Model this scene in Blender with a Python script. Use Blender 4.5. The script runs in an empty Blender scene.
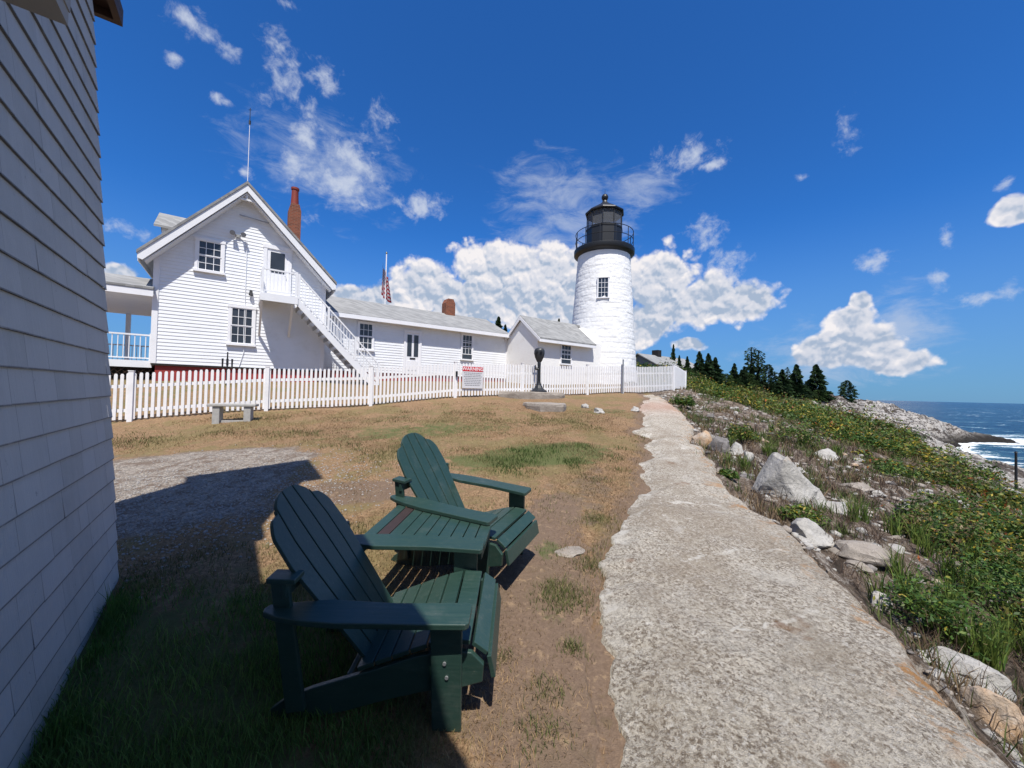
import bpy, bmesh, math, random
import numpy as np
from mathutils import Vector, Matrix, noise as mnoise
random.seed(7); rng = np.random.default_rng(11)
R = math.radians
S = bpy.context.scene
COL = S.collection

# ------------------------------------------------------------------ camera
EYE = 1.70; F = 385.0; HC = 391.5; ROLL = 0.0236
p_ = math.atan((HC - 384) / F); r_ = math.atan(ROLL)
cF = Vector((0, math.cos(p_), math.sin(p_))); R0 = Vector((1, 0, 0)); U0 = Vector((0, -math.sin(p_), math.cos(p_)))
cR = math.cos(r_) * R0 + math.sin(r_) * U0; cU = -math.sin(r_) * R0 + math.cos(r_) * U0
cd = bpy.data.cameras.new('camera'); cam = bpy.data.objects.new('camera', cd); COL.objects.link(cam)
M = Matrix((cR, cU, -cF)).transposed().to_4x4(); M.translation = Vector((0, 0, EYE)); cam.matrix_world = M
cd.sensor_fit = 'HORIZONTAL'; cd.sensor_width = 36; cd.lens = F / 1024 * 36
cd.clip_start = 0.05; cd.clip_end = 60000
S.camera = cam

def ray(px, py):
    return (cR * ((px - 512) / F) - cU * ((py - 384) / F) + cF)
def at(px, py, Y):                       # world point seen in that direction at distance Y ahead
    d = ray(px, py); return Vector((0, 0, EYE)) + d * (Y / d.y)

# building frame: U along the facades, V away from the viewer
TH = R(35.7); CU_, SU_ = math.cos(TH), math.sin(TH)
def Wd(u, v, z=0.0): return Vector((u * CU_ - v * SU_, u * SU_ + v * CU_, z))
def onwall(px, py, v):                   # (u, z) where the sight line meets a wall plane V = v
    d = ray(px, py); t = v / (-d.x * SU_ + d.y * CU_)
    return (d.x * CU_ + d.y * SU_) * t, EYE + d.z * t
def uat(px, v): return onwall(px, 380, v)[0]

# ------------------------------------------------------------------ light
SUNV = Vector((0.150, -1.10, 2.1)).normalized()
sl = bpy.data.lights.new('sun', 'SUN'); sl.energy = 4.8; sl.angle = R(0.53); sl.color = (1.0, 0.955, 0.88)
so = bpy.data.objects.new('sun', sl); COL.objects.link(so)
so.rotation_euler = SUNV.to_track_quat('Z', 'Y').to_euler(); so.location = (5, -20, 40)
S.view_settings.view_transform = 'Standard'; S.view_settings.look = 'None'
S.view_settings.exposure = 0.38; S.view_settings.gamma = 1.0; S.view_settings.use_curve_mapping = False
sun_el = math.asin(SUNV.z); sun_az = math.atan2(SUNV.x, SUNV.y)

class NT:
    """small node-tree writer"""
    def __init__(s, nt): s.nt = nt; s.n = nt.nodes; s.l = nt.links
    def new(s, t, **k):
        n = s.n.new(t)
        for a, b in k.items(): setattr(n, a, b)
        return n
    def put(s, sock, v):
        if isinstance(v, bpy.types.NodeSocket): s.l.new(v, sock)
        elif v is not None:
            if hasattr(sock.default_value, '__len__') and not hasattr(v, '__len__'): v = (v,) * len(sock.default_value)
            if hasattr(v, '__len__') and len(sock.default_value) == 4 and len(v) == 3: v = tuple(v) + (1,)
            sock.default_value = v
    def m(s, op, a, b=None, c=None, clamp=False):
        n = s.new('ShaderNodeMath', operation=op); n.use_clamp = clamp
        for i, v in enumerate((a, b, c)):
            if v is not None: s.put(n.inputs[i], v)
        return n.outputs[0]
    def v(s, op, a, b=None, sc=None):
        n = s.new('ShaderNodeVectorMath', operation=op)
        s.put(n.inputs[0], a)
        if b is not None: s.put(n.inputs[1], b)
        if sc is not None: s.put(n.inputs['Scale'], sc)
        return n.outputs['Value'] if op in ('LENGTH', 'DOT_PRODUCT', 'DISTANCE') else n.outputs[0]
    def mix(s, f, a, b, mode='MIX'):
        n = s.new('ShaderNodeMix', data_type='RGBA', blend_type=mode); n.clamp_factor = True
        s.put(n.inputs[0], f); s.put(n.inputs[6], a); s.put(n.inputs[7], b); return n.outputs[2]
    def ss(s, x, lo, hi, a=0.0, b=1.0):
        n = s.new('ShaderNodeMapRange', interpolation_type='SMOOTHSTEP')
        s.put(n.inputs[0], x); s.put(n.inputs[1], lo); s.put(n.inputs[2], hi); s.put(n.inputs[3], a); s.put(n.inputs[4], b)
        return n.outputs[0]
    def noise(s, vec, scale, detail=4, rough=0.55, dist=0.0, col=False):
        n = s.new('ShaderNodeTexNoise'); s.put(n.inputs['Vector'], vec)
        s.put(n.inputs['Scale'], scale); s.put(n.inputs['Detail'], detail); s.put(n.inputs['Roughness'], rough); s.put(n.inputs['Distortion'], dist)
        return n.outputs[1 if col else 0]
    def vor(s, vec, scale, feature='F1', out=0, rnd=1.0):
        n = s.new('ShaderNodeTexVoronoi', feature=feature); s.put(n.inputs['Vector'], vec); s.put(n.inputs['Scale'], scale)
        s.put(n.inputs['Randomness'], rnd); return n.outputs[out]
    def comb(s, x, y, z):
        n = s.new('ShaderNodeCombineXYZ')
        for i, v in enumerate((x, y, z)): s.put(n.inputs[i], v)
        return n.outputs[0]
    def sep(s, v):
        n = s.new('ShaderNodeSeparateXYZ'); s.put(n.inputs[0], v); return n.outputs
    def attr(s, name, out=2):
        n = s.new('ShaderNodeAttribute', attribute_name=name); return n.outputs[out]
    def bump(s, h, strength=0.5, dist=0.02, nrm=None):
        n = s.new('ShaderNodeBump'); s.put(n.inputs['Height'], h); s.put(n.inputs['Strength'], strength); s.put(n.inputs['Distance'], dist)
        if nrm is not None: s.put(n.inputs['Normal'], nrm)
        return n.outputs[0]

# ------------------------------------------------------------------ sky
world = bpy.data.worlds.new('World'); S.world = world; world.use_nodes = True
w = NT(world.node_tree); w.n.clear()
sky = w.new('ShaderNodeTexSky', sky_type='NISHITA'); sky.sun_disc = False
sky.sun_elevation = sun_el; sky.sun_rotation = sun_az; sky.altitude = 30; sky.air_density = 1.0; sky.dust_density = 0.25; sky.ozone_density = 3.2
tc = w.new('ShaderNodeTexCoord').outputs['Generated']
X, Y, Z_ = w.sep(tc)
az = w.m('ARCTAN2', X, Y)
el = w.m('DIVIDE', Z_, w.m('SQRT', w.m('ADD', w.m('MULTIPLY', X, X), w.m('MULTIPLY', Y, Y))))
Q = w.comb(az, el, 0.0)
def aq(px, py):
    d = ray(px, py); return math.atan2(d.x, d.y), d.z / math.hypot(d.x, d.y)
def field(blobs, q, k=0.25):
    acc = None
    for (px, py, rx, ry) in blobs:
        a, e = aq(px, py); a2, e2 = aq(px + rx, py); a3, e3 = aq(px, py - ry)
        d = w.v('LENGTH', w.v('MULTIPLY', w.v('SUBTRACT', q, (a, e, 0)), (1 / abs(a2 - a), 1 / abs(e3 - e), 0)))
        f = w.m('SUBTRACT', 1.0, d)
        acc = f if acc is None else w.m('SMOOTH_MAX', acc, f, k)
    return acc
cum = [(352, 300, 34, 20), (425, 285, 48, 32), (385, 298, 36, 24), (500, 275, 74, 46), (470, 300, 90, 34), (548, 275, 60, 38), (560, 310, 90, 36), (662, 282, 54, 46), (700, 300, 66, 36), (745, 300, 52, 26),
       (860, 300, 18, 16), (850, 318, 34, 20), (862, 345, 62, 28), (895, 362, 50, 18), (825, 352, 40, 22), (120, 272, 26, 14), (1018, 208, 30, 18), (640, 322, 60, 30), (590, 330, 60, 26), (690, 345, 30, 10)]
qw = w.v('ADD', Q, w.v('SCALE', w.v('SUBTRACT', w.noise(tc, 9.0, 3, 0.5, col=True), (0.5, 0.5, 0.5)), sc=0.045))
cf = field(cum, qw, 0.18)
n1 = w.noise(tc, 13.0, 8, 0.55, 0.15)
n2 = w.noise(w.v('ADD', tc, (0.006, 0.0, 0.016)), 13.0, 5, 0.5, 0.15)
def billow(p):
    p = w.v('ADD', p, w.v('SCALE', w.v('SUBTRACT', w.noise(p, 24, 3, 0.55, col=True), (0.5, 0.5, 0.5)), sc=0.035))
    a = w.m('MULTIPLY', w.m('SUBTRACT', 0.45, w.vor(p, 17.0)), 1.0); b = w.m('MULTIPLY', w.m('SUBTRACT', 0.45, w.vor(p, 38.0)), 0.50); c_ = w.m('MULTIPLY', w.m('SUBTRACT', 0.45, w.vor(p, 85.0)), 0.22)
    return w.m('ADD', w.m('ADD', a, b), c_)
b1 = billow(tc); b2 = billow(w.v('ADD', tc, (0.003, 0.0, 0.0085)))
puff = w.m('ADD', w.m('MULTIPLY', w.m('SUBTRACT', n1, 0.5), 1.1), w.m('MULTIPLY', b1, 0.75))
cd_ = w.m('ADD', cf, w.m('MULTIPLY', puff, 0.62)); cd_ = w.m('ADD', cd_, w.m('MULTIPLY', w.m('SUBTRACT', w.noise(tc, 42.0, 6, 0.65, 0.2), 0.5), 0.22))
ca = w.ss(cd_, 0.08, 0.33)
# self-shading of the cumulus: relief towards the sun, grey flat bases
rel = w.m('MULTIPLY', w.m('SUBTRACT', b1, b2), 2.1)
core = w.ss(w.m('ADD', cf, w.m('MULTIPLY', w.m('SUBTRACT', w.noise(tc, 9.0, 5, 0.6), 0.5), 1.0)), 0.16, 0.60)
lowp = w.ss(el, 0.37, 0.22)
sh = w.m('ADD', w.m('SUBTRACT', 0.84, w.m('MULTIPLY', core, w.m('ADD', 0.14, w.m('MULTIPLY', lowp, 0.46)))), w.m('MULTIPLY', rel, 0.75), clamp=True)
ccol = w.mix(w.ss(sh, 0.0, 0.55), (3.3, 4.1, 5.4), (5.9, 6.1, 6.8)); ccol = w.mix(w.ss(sh, 0.5, 1.0), ccol, (7.9, 7.6, 7.7))
wis = [(190, 18, 34, 16), (232, 52, 16, 16), (290, 6, 30, 12), (276, 50, 28, 28), (285, 82, 22, 34), (325, 78, 22, 22), (312, 112, 16, 22), (306, 140, 20, 22), (290, 160, 26, 22), (345, 150, 36, 36), (375, 125, 20, 30), (345, 185, 60, 24), (425, 205, 30, 22),
       (168, 56, 10, 8), (228, 102, 14, 8), (845, 130, 18, 26), (690, 155, 38, 22), (708, 165, 30, 8), (1012, 182, 14, 8), (935, 278, 20, 14), (985, 292, 40, 12), (870, 262, 30, 10), (950, 240, 12, 14), (128, 232, 30, 12), (800, 178, 10, 6), (305, 222, 14, 16), (705, 232, 28, 22), (725, 262, 24, 20), (245, 172, 10, 8)]
wf = field(wis, qw, 0.12)
wn = w.m('ADD', w.m('MULTIPLY', w.noise(w.v('MULTIPLY', tc, (1, 1, 1.2)), 15, 8, 0.62, 0.5), .6), w.m('MULTIPLY', w.noise(tc, 48, 6, 0.62, 0.3), .4))
wd = w.m('ADD', wf, w.m('MULTIPLY', w.m('SUBTRACT', wn, 0.5), 5.6))
wa = w.ss(wd, 0.10, 1.60, 0.0, 0.82)
vei = field([(560, 195, 80, 46), (580, 225, 70, 40), (640, 190, 60, 28), (540, 240, 60, 40), (900, 330, 60, 50), (330, 160, 90, 60), (820, 360, 110, 44)], qw, 0.3)
vn = w.noise(w.v('MULTIPLY', tc, (1, 1, 2.6)), 11, 8, 0.66, 0.5)
va = w.ss(w.m('ADD', vei, w.m('MULTIPLY', w.m('SUBTRACT', vn, 0.5), 2.6)), 0.05, 1.3, 0.0, 0.62)
# deepen the clear-sky blue (the air that day was very clear)
skc = w.mix(1.0, sky.outputs[0], (0.22, 0.70, 1.30), 'MULTIPLY')
hz = w.ss(el, 0.42, -0.02)
skc = w.mix(w.m('MULTIPLY', hz, 0.75), skc, (1.45, 2.75, 4.7))
back = w.m('MAXIMUM', w.ss(Y, 0.12, -0.45), w.m('MULTIPLY', w.ss(Z_, 0.80, 0.95), 0.6))  # pale veil added behind the camera and overhead, unseen, to lift and neutralise shade
bn = w.ss(w.noise(tc, 2.6, 5, 0.6, 0.4), 0.32, 0.66)
skc = w.mix(w.m('MULTIPLY', w.m('MULTIPLY', back, bn), 0.60), skc, (4.6, 4.7, 4.9))
c = w.mix(va, skc, (4.6, 5.2, 6.4))
c = w.mix(wa, c, (5.4, 5.9, 6.9))
c = w.mix(ca, c, ccol)
bg = w.new('ShaderNodeBackground'); w.put(bg.inputs[0], c); bg.inputs[1].default_value = 0.090
w.l.new(bg.outputs[0], w.new('ShaderNodeOutputWorld').inputs[0])

# ------------------------------------------------------------------ materials
MATS = {}
def mat(name, fn):
    if name in MATS: return MATS[name]
    m = bpy.data.materials.new(name); m.use_nodes = True
    t = NT(m.node_tree); t.n.clear()
    b = t.new('ShaderNodeBsdfPrincipled'); o = t.new('ShaderNodeOutputMaterial'); t.l.new(b.outputs[0], o.inputs[0])
    P = t.new('ShaderNodeTexCoord').outputs['Object']; G = t.new('ShaderNodeNewGeometry').outputs['Position']
    b.inputs['Specular IOR Level'].default_value = 0.3
    fn(t, b, P, G); MATS[name] = m; return m
def setp(t, b, **k):
    for a, v in k.items():
        t.put(b.inputs[{'col': 'Base Color', 'rough': 'Roughness', 'nrm': 'Normal', 'metal': 'Metallic', 'spec': 'Specular IOR Level', 'alpha': 'Alpha', 'trans': 'Transmission Weight', 'emis': 'Emission Color'}[a]], v)
def plain(name, col, rough=0.6, var=0.18, scale=6.0, bump=0.0, bscale=60.0, metal=0.0, dirt=None, spec=0.3):
    def fn(t, b, P, G):
        n = t.noise(G, scale, 5, 0.6)
        lo = tuple(x * (1 - var) for x in col); hi = tuple(min(1, x * (1 + var)) for x in col)
        cc = t.mix(n, lo, hi)
        if dirt: cc = t.mix(t.m('MULTIPLY', t.ss(t.noise(G, 1.7, 6, 0.65), 0.52, 0.75), dirt[1]), cc, dirt[0])
        setp(t, b, col=cc, rough=rough, metal=metal, spec=spec)
        if bump: setp(t, b, nrm=t.bump(t.noise(G, bscale, 4, 0.6), bump, 0.01))
    return mat(name, fn)
m_white = plain('white_paint', (0.74, 0.75, 0.77), 0.5, 0.05, 3, 0.15, 40, dirt=((0.52, 0.50, 0.46), 0.25))
m_siding = plain('clapboard_paint', (0.76, 0.775, 0.80), 0.55, 0.06, 2.2, 0.2, 30, dirt=((0.55, 0.54, 0.50), 0.3))
m_trim = plain('trim_paint', (0.78, 0.78, 0.80), 0.45, 0.04, 4, 0.1, 40, dirt=((0.5, 0.48, 0.44), 0.2))
m_fence = plain('fence_paint', (0.78, 0.77, 0.77), 0.5, 0.07, 9, 0.2, 60, dirt=((0.5, 0.49, 0.45), 0.3))
m_black = plain('black_iron', (0.011, 0.012, 0.014), 0.45, 0.3, 8, 0.15, 50, spec=0.5)
m_grey = plain('grey_paint', (0.30, 0.31, 0.32), 0.5, 0.1)
m_redf = plain('red_foundation', (0.30, 0.04, 0.035), 0.6, 0.2, 4)
m_dark = plain('dark_void', (0.02, 0.018, 0.017), 0.8, 0.3)
m_brown = plain('brown_board', (0.055, 0.030, 0.022), 0.6, 0.25, 8)
m_galv = plain('weathered_metal', (0.35, 0.36, 0.37), 0.4, 0.15, 10, metal=0.6)
m_stone = plain('granite_bench_stone', (0.36, 0.35, 0.33), 0.85, 0.3, 14, 0.5, 50)
m_signred = plain('sign_red', (0.55, 0.02, 0.03), 0.4, 0.03)
m_signtxt = plain('sign_grey_lettering', (0.22, 0.22, 0.24), 0.5, 0.05)
m_pot = plain('red_clay_pot', (0.22, 0.04, 0.028), 0.6, 0.2, 9)

def f_green(t, b, P, G):
    n = t.noise(t.v('MULTIPLY', P, (3, 30, 30)), 2.0, 5, 0.6)
    d = t.ss(t.m('ADD', t.m('MULTIPLY', t.noise(G, 5, 7, 0.75), .7), t.m('MULTIPLY', t.noise(t.v('MULTIPLY', P, (2, 40, 40)), 1.2, 5, .7), .3)), 0.50, 0.72)
    sp = t.ss(t.noise(G, 120, 2, 0.5), 0.70, 0.78)
    cc = t.mix(n, (0.014, 0.038, 0.030), (0.026, 0.058, 0.046))
    cc = t.mix(t.m('MULTIPLY', d, 0.55), cc, (0.085, 0.105, 0.090)); cc = t.mix(t.m('MULTIPLY', t.ss(t.noise(G, 46, 6, .75), .63, .70), .5), cc, (0.16, 0.15, 0.115))
    cc = t.mix(t.m('MULTIPLY', sp, 0.25), cc, (0.25, 0.25, 0.2))
    setp(t, b, col=cc, rough=t.ss(n, 0.2, 0.8, 0.34, 0.5), spec=0.6, nrm=t.bump(n, 0.25, 0.004))
m_green = mat('green_chair_paint', f_green)
def f_redslat(t, b, P, G): setp(t, b, col=t.mix(t.noise(G, 20, 4), (0.026, 0.019, 0.018), (0.050, 0.034, 0.031)), rough=0.55)
m_redslat = mat('bare_brown_slat', f_redslat)

def f_shingle_wall(t, b, P, G):
    n = t.noise(t.v('MULTIPLY', P, (1, 14, 1)), 1.4, 5, 0.6); rnd = t.attr('rnd')
    cc = t.mix(n, (0.38, 0.38, 0.365), (0.48, 0.48, 0.46))
    cc = t.mix(t.m('MULTIPLY', rnd, 0.5), cc, (0.55, 0.545, 0.53))
    cc = t.mix(t.m('MULTIPLY', t.ss(t.noise(P, 1.3, 6, 0.7), 0.5, 0.75), 0.35), cc, (0.30, 0.30, 0.29))
    cc = t.mix(t.m('MULTIPLY', t.ss(t.noise(P, 17, 3, 0.7), 0.66, 0.74), 0.5), cc, (0.18, 0.19, 0.20))
    gl = t.m('MAXIMUM', t.ss(t.attr('sz'), .009, .003), t.m('MULTIPLY', t.ss(t.attr('sx'), .0045, .002), .8)); cc = t.mix(t.m('MULTIPLY', gl, t.ss(t.noise(P, 6, 4, .7), .25, .5, .45, .85)), cc, (0.085, 0.085, 0.09))  # dark butt and joint lines: grime, plus the gap's shadow painted into the colour
    gz = t.sep(P)[2]; cc = t.mix(t.m('MULTIPLY', t.ss(t.m('ADD', gz, t.m('MULTIPLY', t.noise(P, 5, 5, .7), .3)), .62, .22), .45), cc, (0.13, 0.14, 0.11))
    setp(t, b, col=cc, rough=0.65, nrm=t.bump(t.noise(t.v('MULTIPLY', P, (6, 40, 3)), 2.5, 5, 0.65), 0.45, 0.01))
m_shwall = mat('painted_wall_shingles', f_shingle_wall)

def f_roof(t, b, P, G):
    u, v, z = t.sep(P)
    row = t.m('FRACT', t.m('MULTIPLY', z, 9.5)); rid = t.m('FLOOR', t.m('MULTIPLY', z, 9.5))
    cell = t.m('ADD', t.m('MULTIPLY', t.m('ADD', u, v), 5.0), t.m('MULTIPLY', rid, 0.37))
    wn_ = t.new('ShaderNodeTexWhiteNoise', noise_dimensions='2D'); t.put(wn_.inputs[0], t.comb(t.m('FLOOR', cell), rid, 0))
    n = t.noise(G, 2.2, 6, 0.65)
    cc = t.mix(wn_.outputs[0], (0.185, 0.185, 0.185), (0.32, 0.32, 0.315))
    cc = t.mix(t.m('MULTIPLY', n, 0.6), cc, (0.27, 0.27, 0.265))
    cc = t.mix(t.m('MULTIPLY', t.ss(row, 0.12, 0.0), 0.5), cc, (0.10, 0.10, 0.10))
    setp(t, b, col=cc, rough=0.9, nrm=t.bump(t.m('ADD', row, t.noise(G, 90, 2)), 0.4, 0.01))
m_roof = mat('grey_asphalt_shingles', f_roof)

def f_glass(t, b, P, G):
    n = t.noise(G, 1.3, 3)
    setp(t, b, col=t.mix(n, (0.012, 0.016, 0.022), (0.05, 0.06, 0.075)), rough=0.06, spec=0.6, nrm=t.bump(t.noise(G, 2.0, 2), 0.08, 0.02))
m_glass = mat('dark_window_glass', f_glass)
def f_lglass(t, b, P, G): setp(t, b, col=(0.16, 0.17, 0.19), rough=0.05, spec=0.5, alpha=0.5); b.inputs['IOR'].default_value = 1.1
m_lglass = mat('lantern_glass', f_lglass)

def f_brick(t, b, P, G):
    br = t.new('ShaderNodeTexBrick'); u, v, z = t.sep(P)
    t.put(br.inputs['Vector'], t.comb(t.m('ADD', u, v), z, 0)); br.inputs['Scale'].default_value = 1
    t.put(br.inputs['Color1'], (0.24, 0.075, 0.04)); t.put(br.inputs['Color2'], (0.15, 0.05, 0.03)); t.put(br.inputs['Mortar'], (0.22, 0.13, 0.09))
    br.inputs['Brick Width'].default_value = 0.21; br.inputs['Row Height'].default_value = 0.07; br.inputs['Mortar Size'].default_value = 0.008
    setp(t, b, col=br.outputs[0], rough=0.9, nrm=t.bump(br.outputs[1], 0.4, 0.006))
m_brick = mat('red_brick', f_brick)

def f_tower(t, b, P, G):
    n = t.noise(G, 3.0, 6, 0.65); mo = t.attr('mortar')
    cc = t.mix(n, (0.72, 0.72, 0.72), (0.84, 0.835, 0.83))
    cc = t.mix(t.m('MULTIPLY', mo, 0.12), cc, (0.55, 0.54, 0.52))
    st = t.ss(t.noise(t.v('MULTIPLY', G, (1.6, 1.6, 0.7)), 1.6, 5, 0.7), 0.60, 0.78)
    cc = t.mix(t.m('MULTIPLY', st, 0.35), cc, (0.62, 0.52, 0.38))
    setp(t, b, col=cc, rough=0.7, nrm=t.bump(t.noise(G, 9, 6, 0.7), 0.35, 0.03))
m_tower = mat('whitewashed_stone', f_tower)
def f_wbrick(t, b, P, G):
    cc = t.mix(t.noise(G, 4, 6, 0.65), (0.76, 0.75, 0.73), (0.86, 0.85, 0.83))
    cc = t.mix(t.m('MULTIPLY', t.ss(t.noise(G, 2, 6, 0.7), 0.52, 0.75), 0.35), cc, (0.56, 0.49, 0.42))
    setp(t, b, col=cc, rough=0.75, nrm=t.bump(t.noise(t.v('MULTIPLY', G, (1, 1, 3)), 8, 4), 0.35, 0.02))
m_wbrick = mat('whitewashed_brick', f_wbrick)

def f_rock(c1, c2, c3, sc=3.0, lich=0.25, b_=0.8):
    def fn(t, b, P, G):
        n = t.noise(P, sc, 8, 0.65, 0.4)
        cc = t.mix(t.ss(n, 0.3, 0.7), c1, c2)
        cc = t.mix(t.ss(t.noise(t.v('MULTIPLY', P, (1, 3.5, 5)), sc * 1.8, 6, 0.7, 1.0), 0.55, 0.72), cc, c3)
        cc = t.mix(t.m('MULTIPLY', t.ss(t.noise(G, sc * 1.3, 5, 0.6), 0.62, 0.74), lich), cc, (0.42, 0.22, 0.07))
        sp = t.noise(P, 90, 2, 0.6); cc = t.mix(t.m('MULTIPLY', t.ss(sp, 0.60, 0.75), 0.4), cc, (0.65, 0.63, 0.60))
        cc = t.mix(t.m('MULTIPLY', t.ss(sp, 0.42, 0.30), 0.45), cc, (0.06, 0.055, 0.05))
        h = t.m('ADD', t.noise(P, sc * 4, 7, 0.7), t.m('MULTIPLY', t.vor(P, sc * 5, 'DISTANCE_TO_EDGE'), 0.4))
        setp(t, b, col=cc, rough=0.85, nrm=t.bump(h, b_, 0.03))
    return fn
m_rock = mat('pale_granite', f_rock((0.30, 0.285, 0.26), (0.46, 0.44, 0.41), (0.16, 0.15, 0.14)))
m_rockd = mat('dark_stone', f_rock((0.13, 0.12, 0.115), (0.24, 0.22, 0.21), (0.07, 0.065, 0.06), lich=0.15))
m_rocko = mat('rusty_stone', f_rock((0.42, 0.37, 0.31), (0.40, 0.24, 0.12), (0.14, 0.09, 0.06), lich=0.9))
m_ledge = mat('flat_ledge_stone', f_rock((0.22, 0.19, 0.16), (0.34, 0.30, 0.26), (0.14, 0.12, 0.10), 2.0, 0.1))

# ------------------------------------------------------------------ numpy noise
_perm = rng.permutation(512); _tab = rng.random(512)
def vnoise(x, y, seed=0):
    xi = np.floor(x).astype(int); yi = np.floor(y).astype(int); fx = x - xi; fy = y - yi
    fx = fx * fx * (3 - 2 * fx); fy = fy * fy * (3 - 2 * fy)
    def h(a, b): return _tab[(_perm[(a + seed * 31) & 511] + b * 7 + _perm[(b + seed) & 511]) & 511]
    return (h(xi, yi) * (1 - fx) + h(xi + 1, yi) * fx) * (1 - fy) + (h(xi, yi + 1) * (1 - fx) + h(xi + 1, yi + 1) * fx) * fy
def fbm(x, y, oct=5, seed=0, gain=0.5):
    s = 0; a = 1; t = 0
    for i in range(oct):
        s = s + a * vnoise(x * 2 ** i + 17.3 * i, y * 2 ** i - 9.1 * i, seed + i); t += a; a *= gain
    return s / t
def sst(x, lo, hi):
    t = np.clip((x - lo) / (hi - lo), 0, 1); return t * t * (3 - 2 * t)

# ------------------------------------------------------------------ terrain height
SEA = EYE - 8.0
CP = [(0,0,0),(0,-3,-.25),(-4,-3,-.2),(-.3,1.7,.18),(-1,3,.32),(-2.8,2.8,.29),(1.2,1.6,.17),(1.2,3,.31),(2.1,1.6,.15),(2.5,3,.29),(2.7,4.35,.43),(4.5,9.7,.97),(6.1,15.8,1.6),(-3,6,.6),(0,6,.62),(2,6,.61),(0,9,.95),(3,9,.93),(3,12,1.3),(6,14,1.5),
 (-9.1,8.5,.72),(-7.1,9.6,.97),(-5.6,10.5,1.07),(-4.2,11.2,1.16),(-2,12.5,1.45),(2.75,15.1,1.65),(4.5,16,1.76),(8.3,18.2,1.92),(-14,5.5,.3),
 (-9.4,13.6,1.75),(-13,11,1.6),(-1.8,19.6,2.1),(5.6,24,2.4),(12,26,2.6),(0,40,3.2),(-30,30,3.0),(-40,0,0),(-20,-20,-1),(20,60,3.6),(0,120,5),(-100,80,4),(-100,-60,-2),
 (3.44,4.6,.45),(5.2,5.5,.25),(3.5,2,-.02),(4,0,-.4),(7,3,-.55),(8,6,-.2),(10.6,8,-.45),(8,10,.55),(10,14,.9),(9,18,1.75),(12,20,1.15),
 (13.5,25,1.3),(18.7,25,.5),(22,25,.15),(22,22,-.1),(19.8,17,-.75),(16,12,-1.0),(18.6,38,2.7),(27,42,2.0),(36,45,1.6),(43.5,50,1.6),
 (54,60,.5),(70,70,-.9),(80,75,-2.0),(87,78,-3.2),(103,85,-5.4),(110,88,-7.5),(88,73,-8),(76,64,-8),(61,46,-8.5),(66,55,-7.6),(58,56,-2.4),(48,46,-1.9),(40,34,-3.8),(50,38,-7),(30,22,-3.2),(40,24,-5.4),(50,30,-7.6),
 (28,10,-3.6),(20,4,-2.6),(15,-10,-3),(36,2,-6.6),(30,-12,-7),(60,20,-10),(110,55,-10),(140,90,-11),(100,110,-9.5),(70,110,-4),(60,90,0),(45,75,2.4),(50,130,-1),(40,200,0),(120,200,-10),(200,200,-12),(200,0,-12),(60,-60,-11),(10,-60,-4),(75,170,-8)]
CPn = np.array(CP, float)
def _k(r2): return 0.5 * r2 * np.log(r2 + 1e-9)
def _tps():
    P = CPn[:, :2]; n = len(P); D = ((P[:, None] - P[None]) ** 2).sum(-1)
    K = _k(D) + np.eye(n) * 0.15; A = np.zeros((n + 3, n + 3)); A[:n, :n] = K
    A[:n, n] = 1; A[:n, n + 1:] = P; A[n, :n] = 1; A[n + 1:, :n] = P.T
    return np.linalg.solve(A, np.concatenate([CPn[:, 2], np.zeros(3)]))
TW = _tps()
XRp = [(-8,1.0),(-3,1.35),(0,1.85),(1.63,2.11),(1.73,2.13),(1.91,2.19),(2.26,2.35),(2.73,2.46),(3.52,2.64),(4.08,2.77),(4.3,2.69),(4.69,2.73),(5.54,2.98),(6.59,3.42),(7.35,3.66),(7.5,3.45),(9.46,4.47),(11.19,4.97),(14.48,5.67),(17,6.2)]
XLp = [(-8,-.4),(-3,0.1),(0,.4),(1.58,.46),(1.75,.53),(2.0,.52),(2.33,.57),(2.64,.73),(3.13,.85),(3.68,1.09),(3.99,1.23),(4.75,1.56),(5.22,1.82),(6.08,2.1),(7.07,2.54),(7.9,2.84),(8.51,2.65),(9.2,3.15),(11.48,3.86),(14.58,5.2),(17,5.6)]
def xr(y): return np.interp(y, [a for a, _ in XRp], [b for _, b in XRp])
def xl(y): return np.interp(y, [a for a, _ in XLp], [b for _, b in XLp])
def Zb(x, y):
    x = np.atleast_1d(np.asarray(x, float)); y = np.atleast_1d(np.asarray(y, float)); out = np.empty(x.shape)
    fx, fy = x.ravel(), y.ravel(); o = np.empty(fx.shape)
    for i in range(0, len(fx), 20000):
        a, b = fx[i:i + 20000], fy[i:i + 20000]
        D = (a[:, None] - CPn[None, :, 0]) ** 2 + (b[:, None] - CPn[None, :, 1]) ** 2
        o[i:i + 20000] = _k(D) @ TW[:-3] + TW[-3] + TW[-2] * a + TW[-1] * b
    return o.reshape(x.shape)
def rockmask(x, y, z):
    far = sst(x - (0.62 * y + 7.3), -1.5, 1.5) * sst(x, 8, 12)
    head = sst(x, 30, 46) * sst(0.86 * x + 4 - y, -6, 4)
    return np.clip(np.maximum(far, head), 0, 1)
def vegmask(x, y):
    band = np.interp(y, [0, 2, 2.8, 3.3, 4.4, 6, 9.3, 14, 18, 24], [.8, .75, 1.0, 1.45, 2.2, 2.7, 4.0, 4.8, 3.2, 1.2])
    n = fbm(x * .55 + 3, y * .55, 4, 3)
    m = sst(x - xr(y) - band + (n - .5) * 1.8, 0, .7)
    return m * sst(fbm(x * .8, y * .8 + 9, 3, 8) + .25 * (y > 16), .36, .50)
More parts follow.
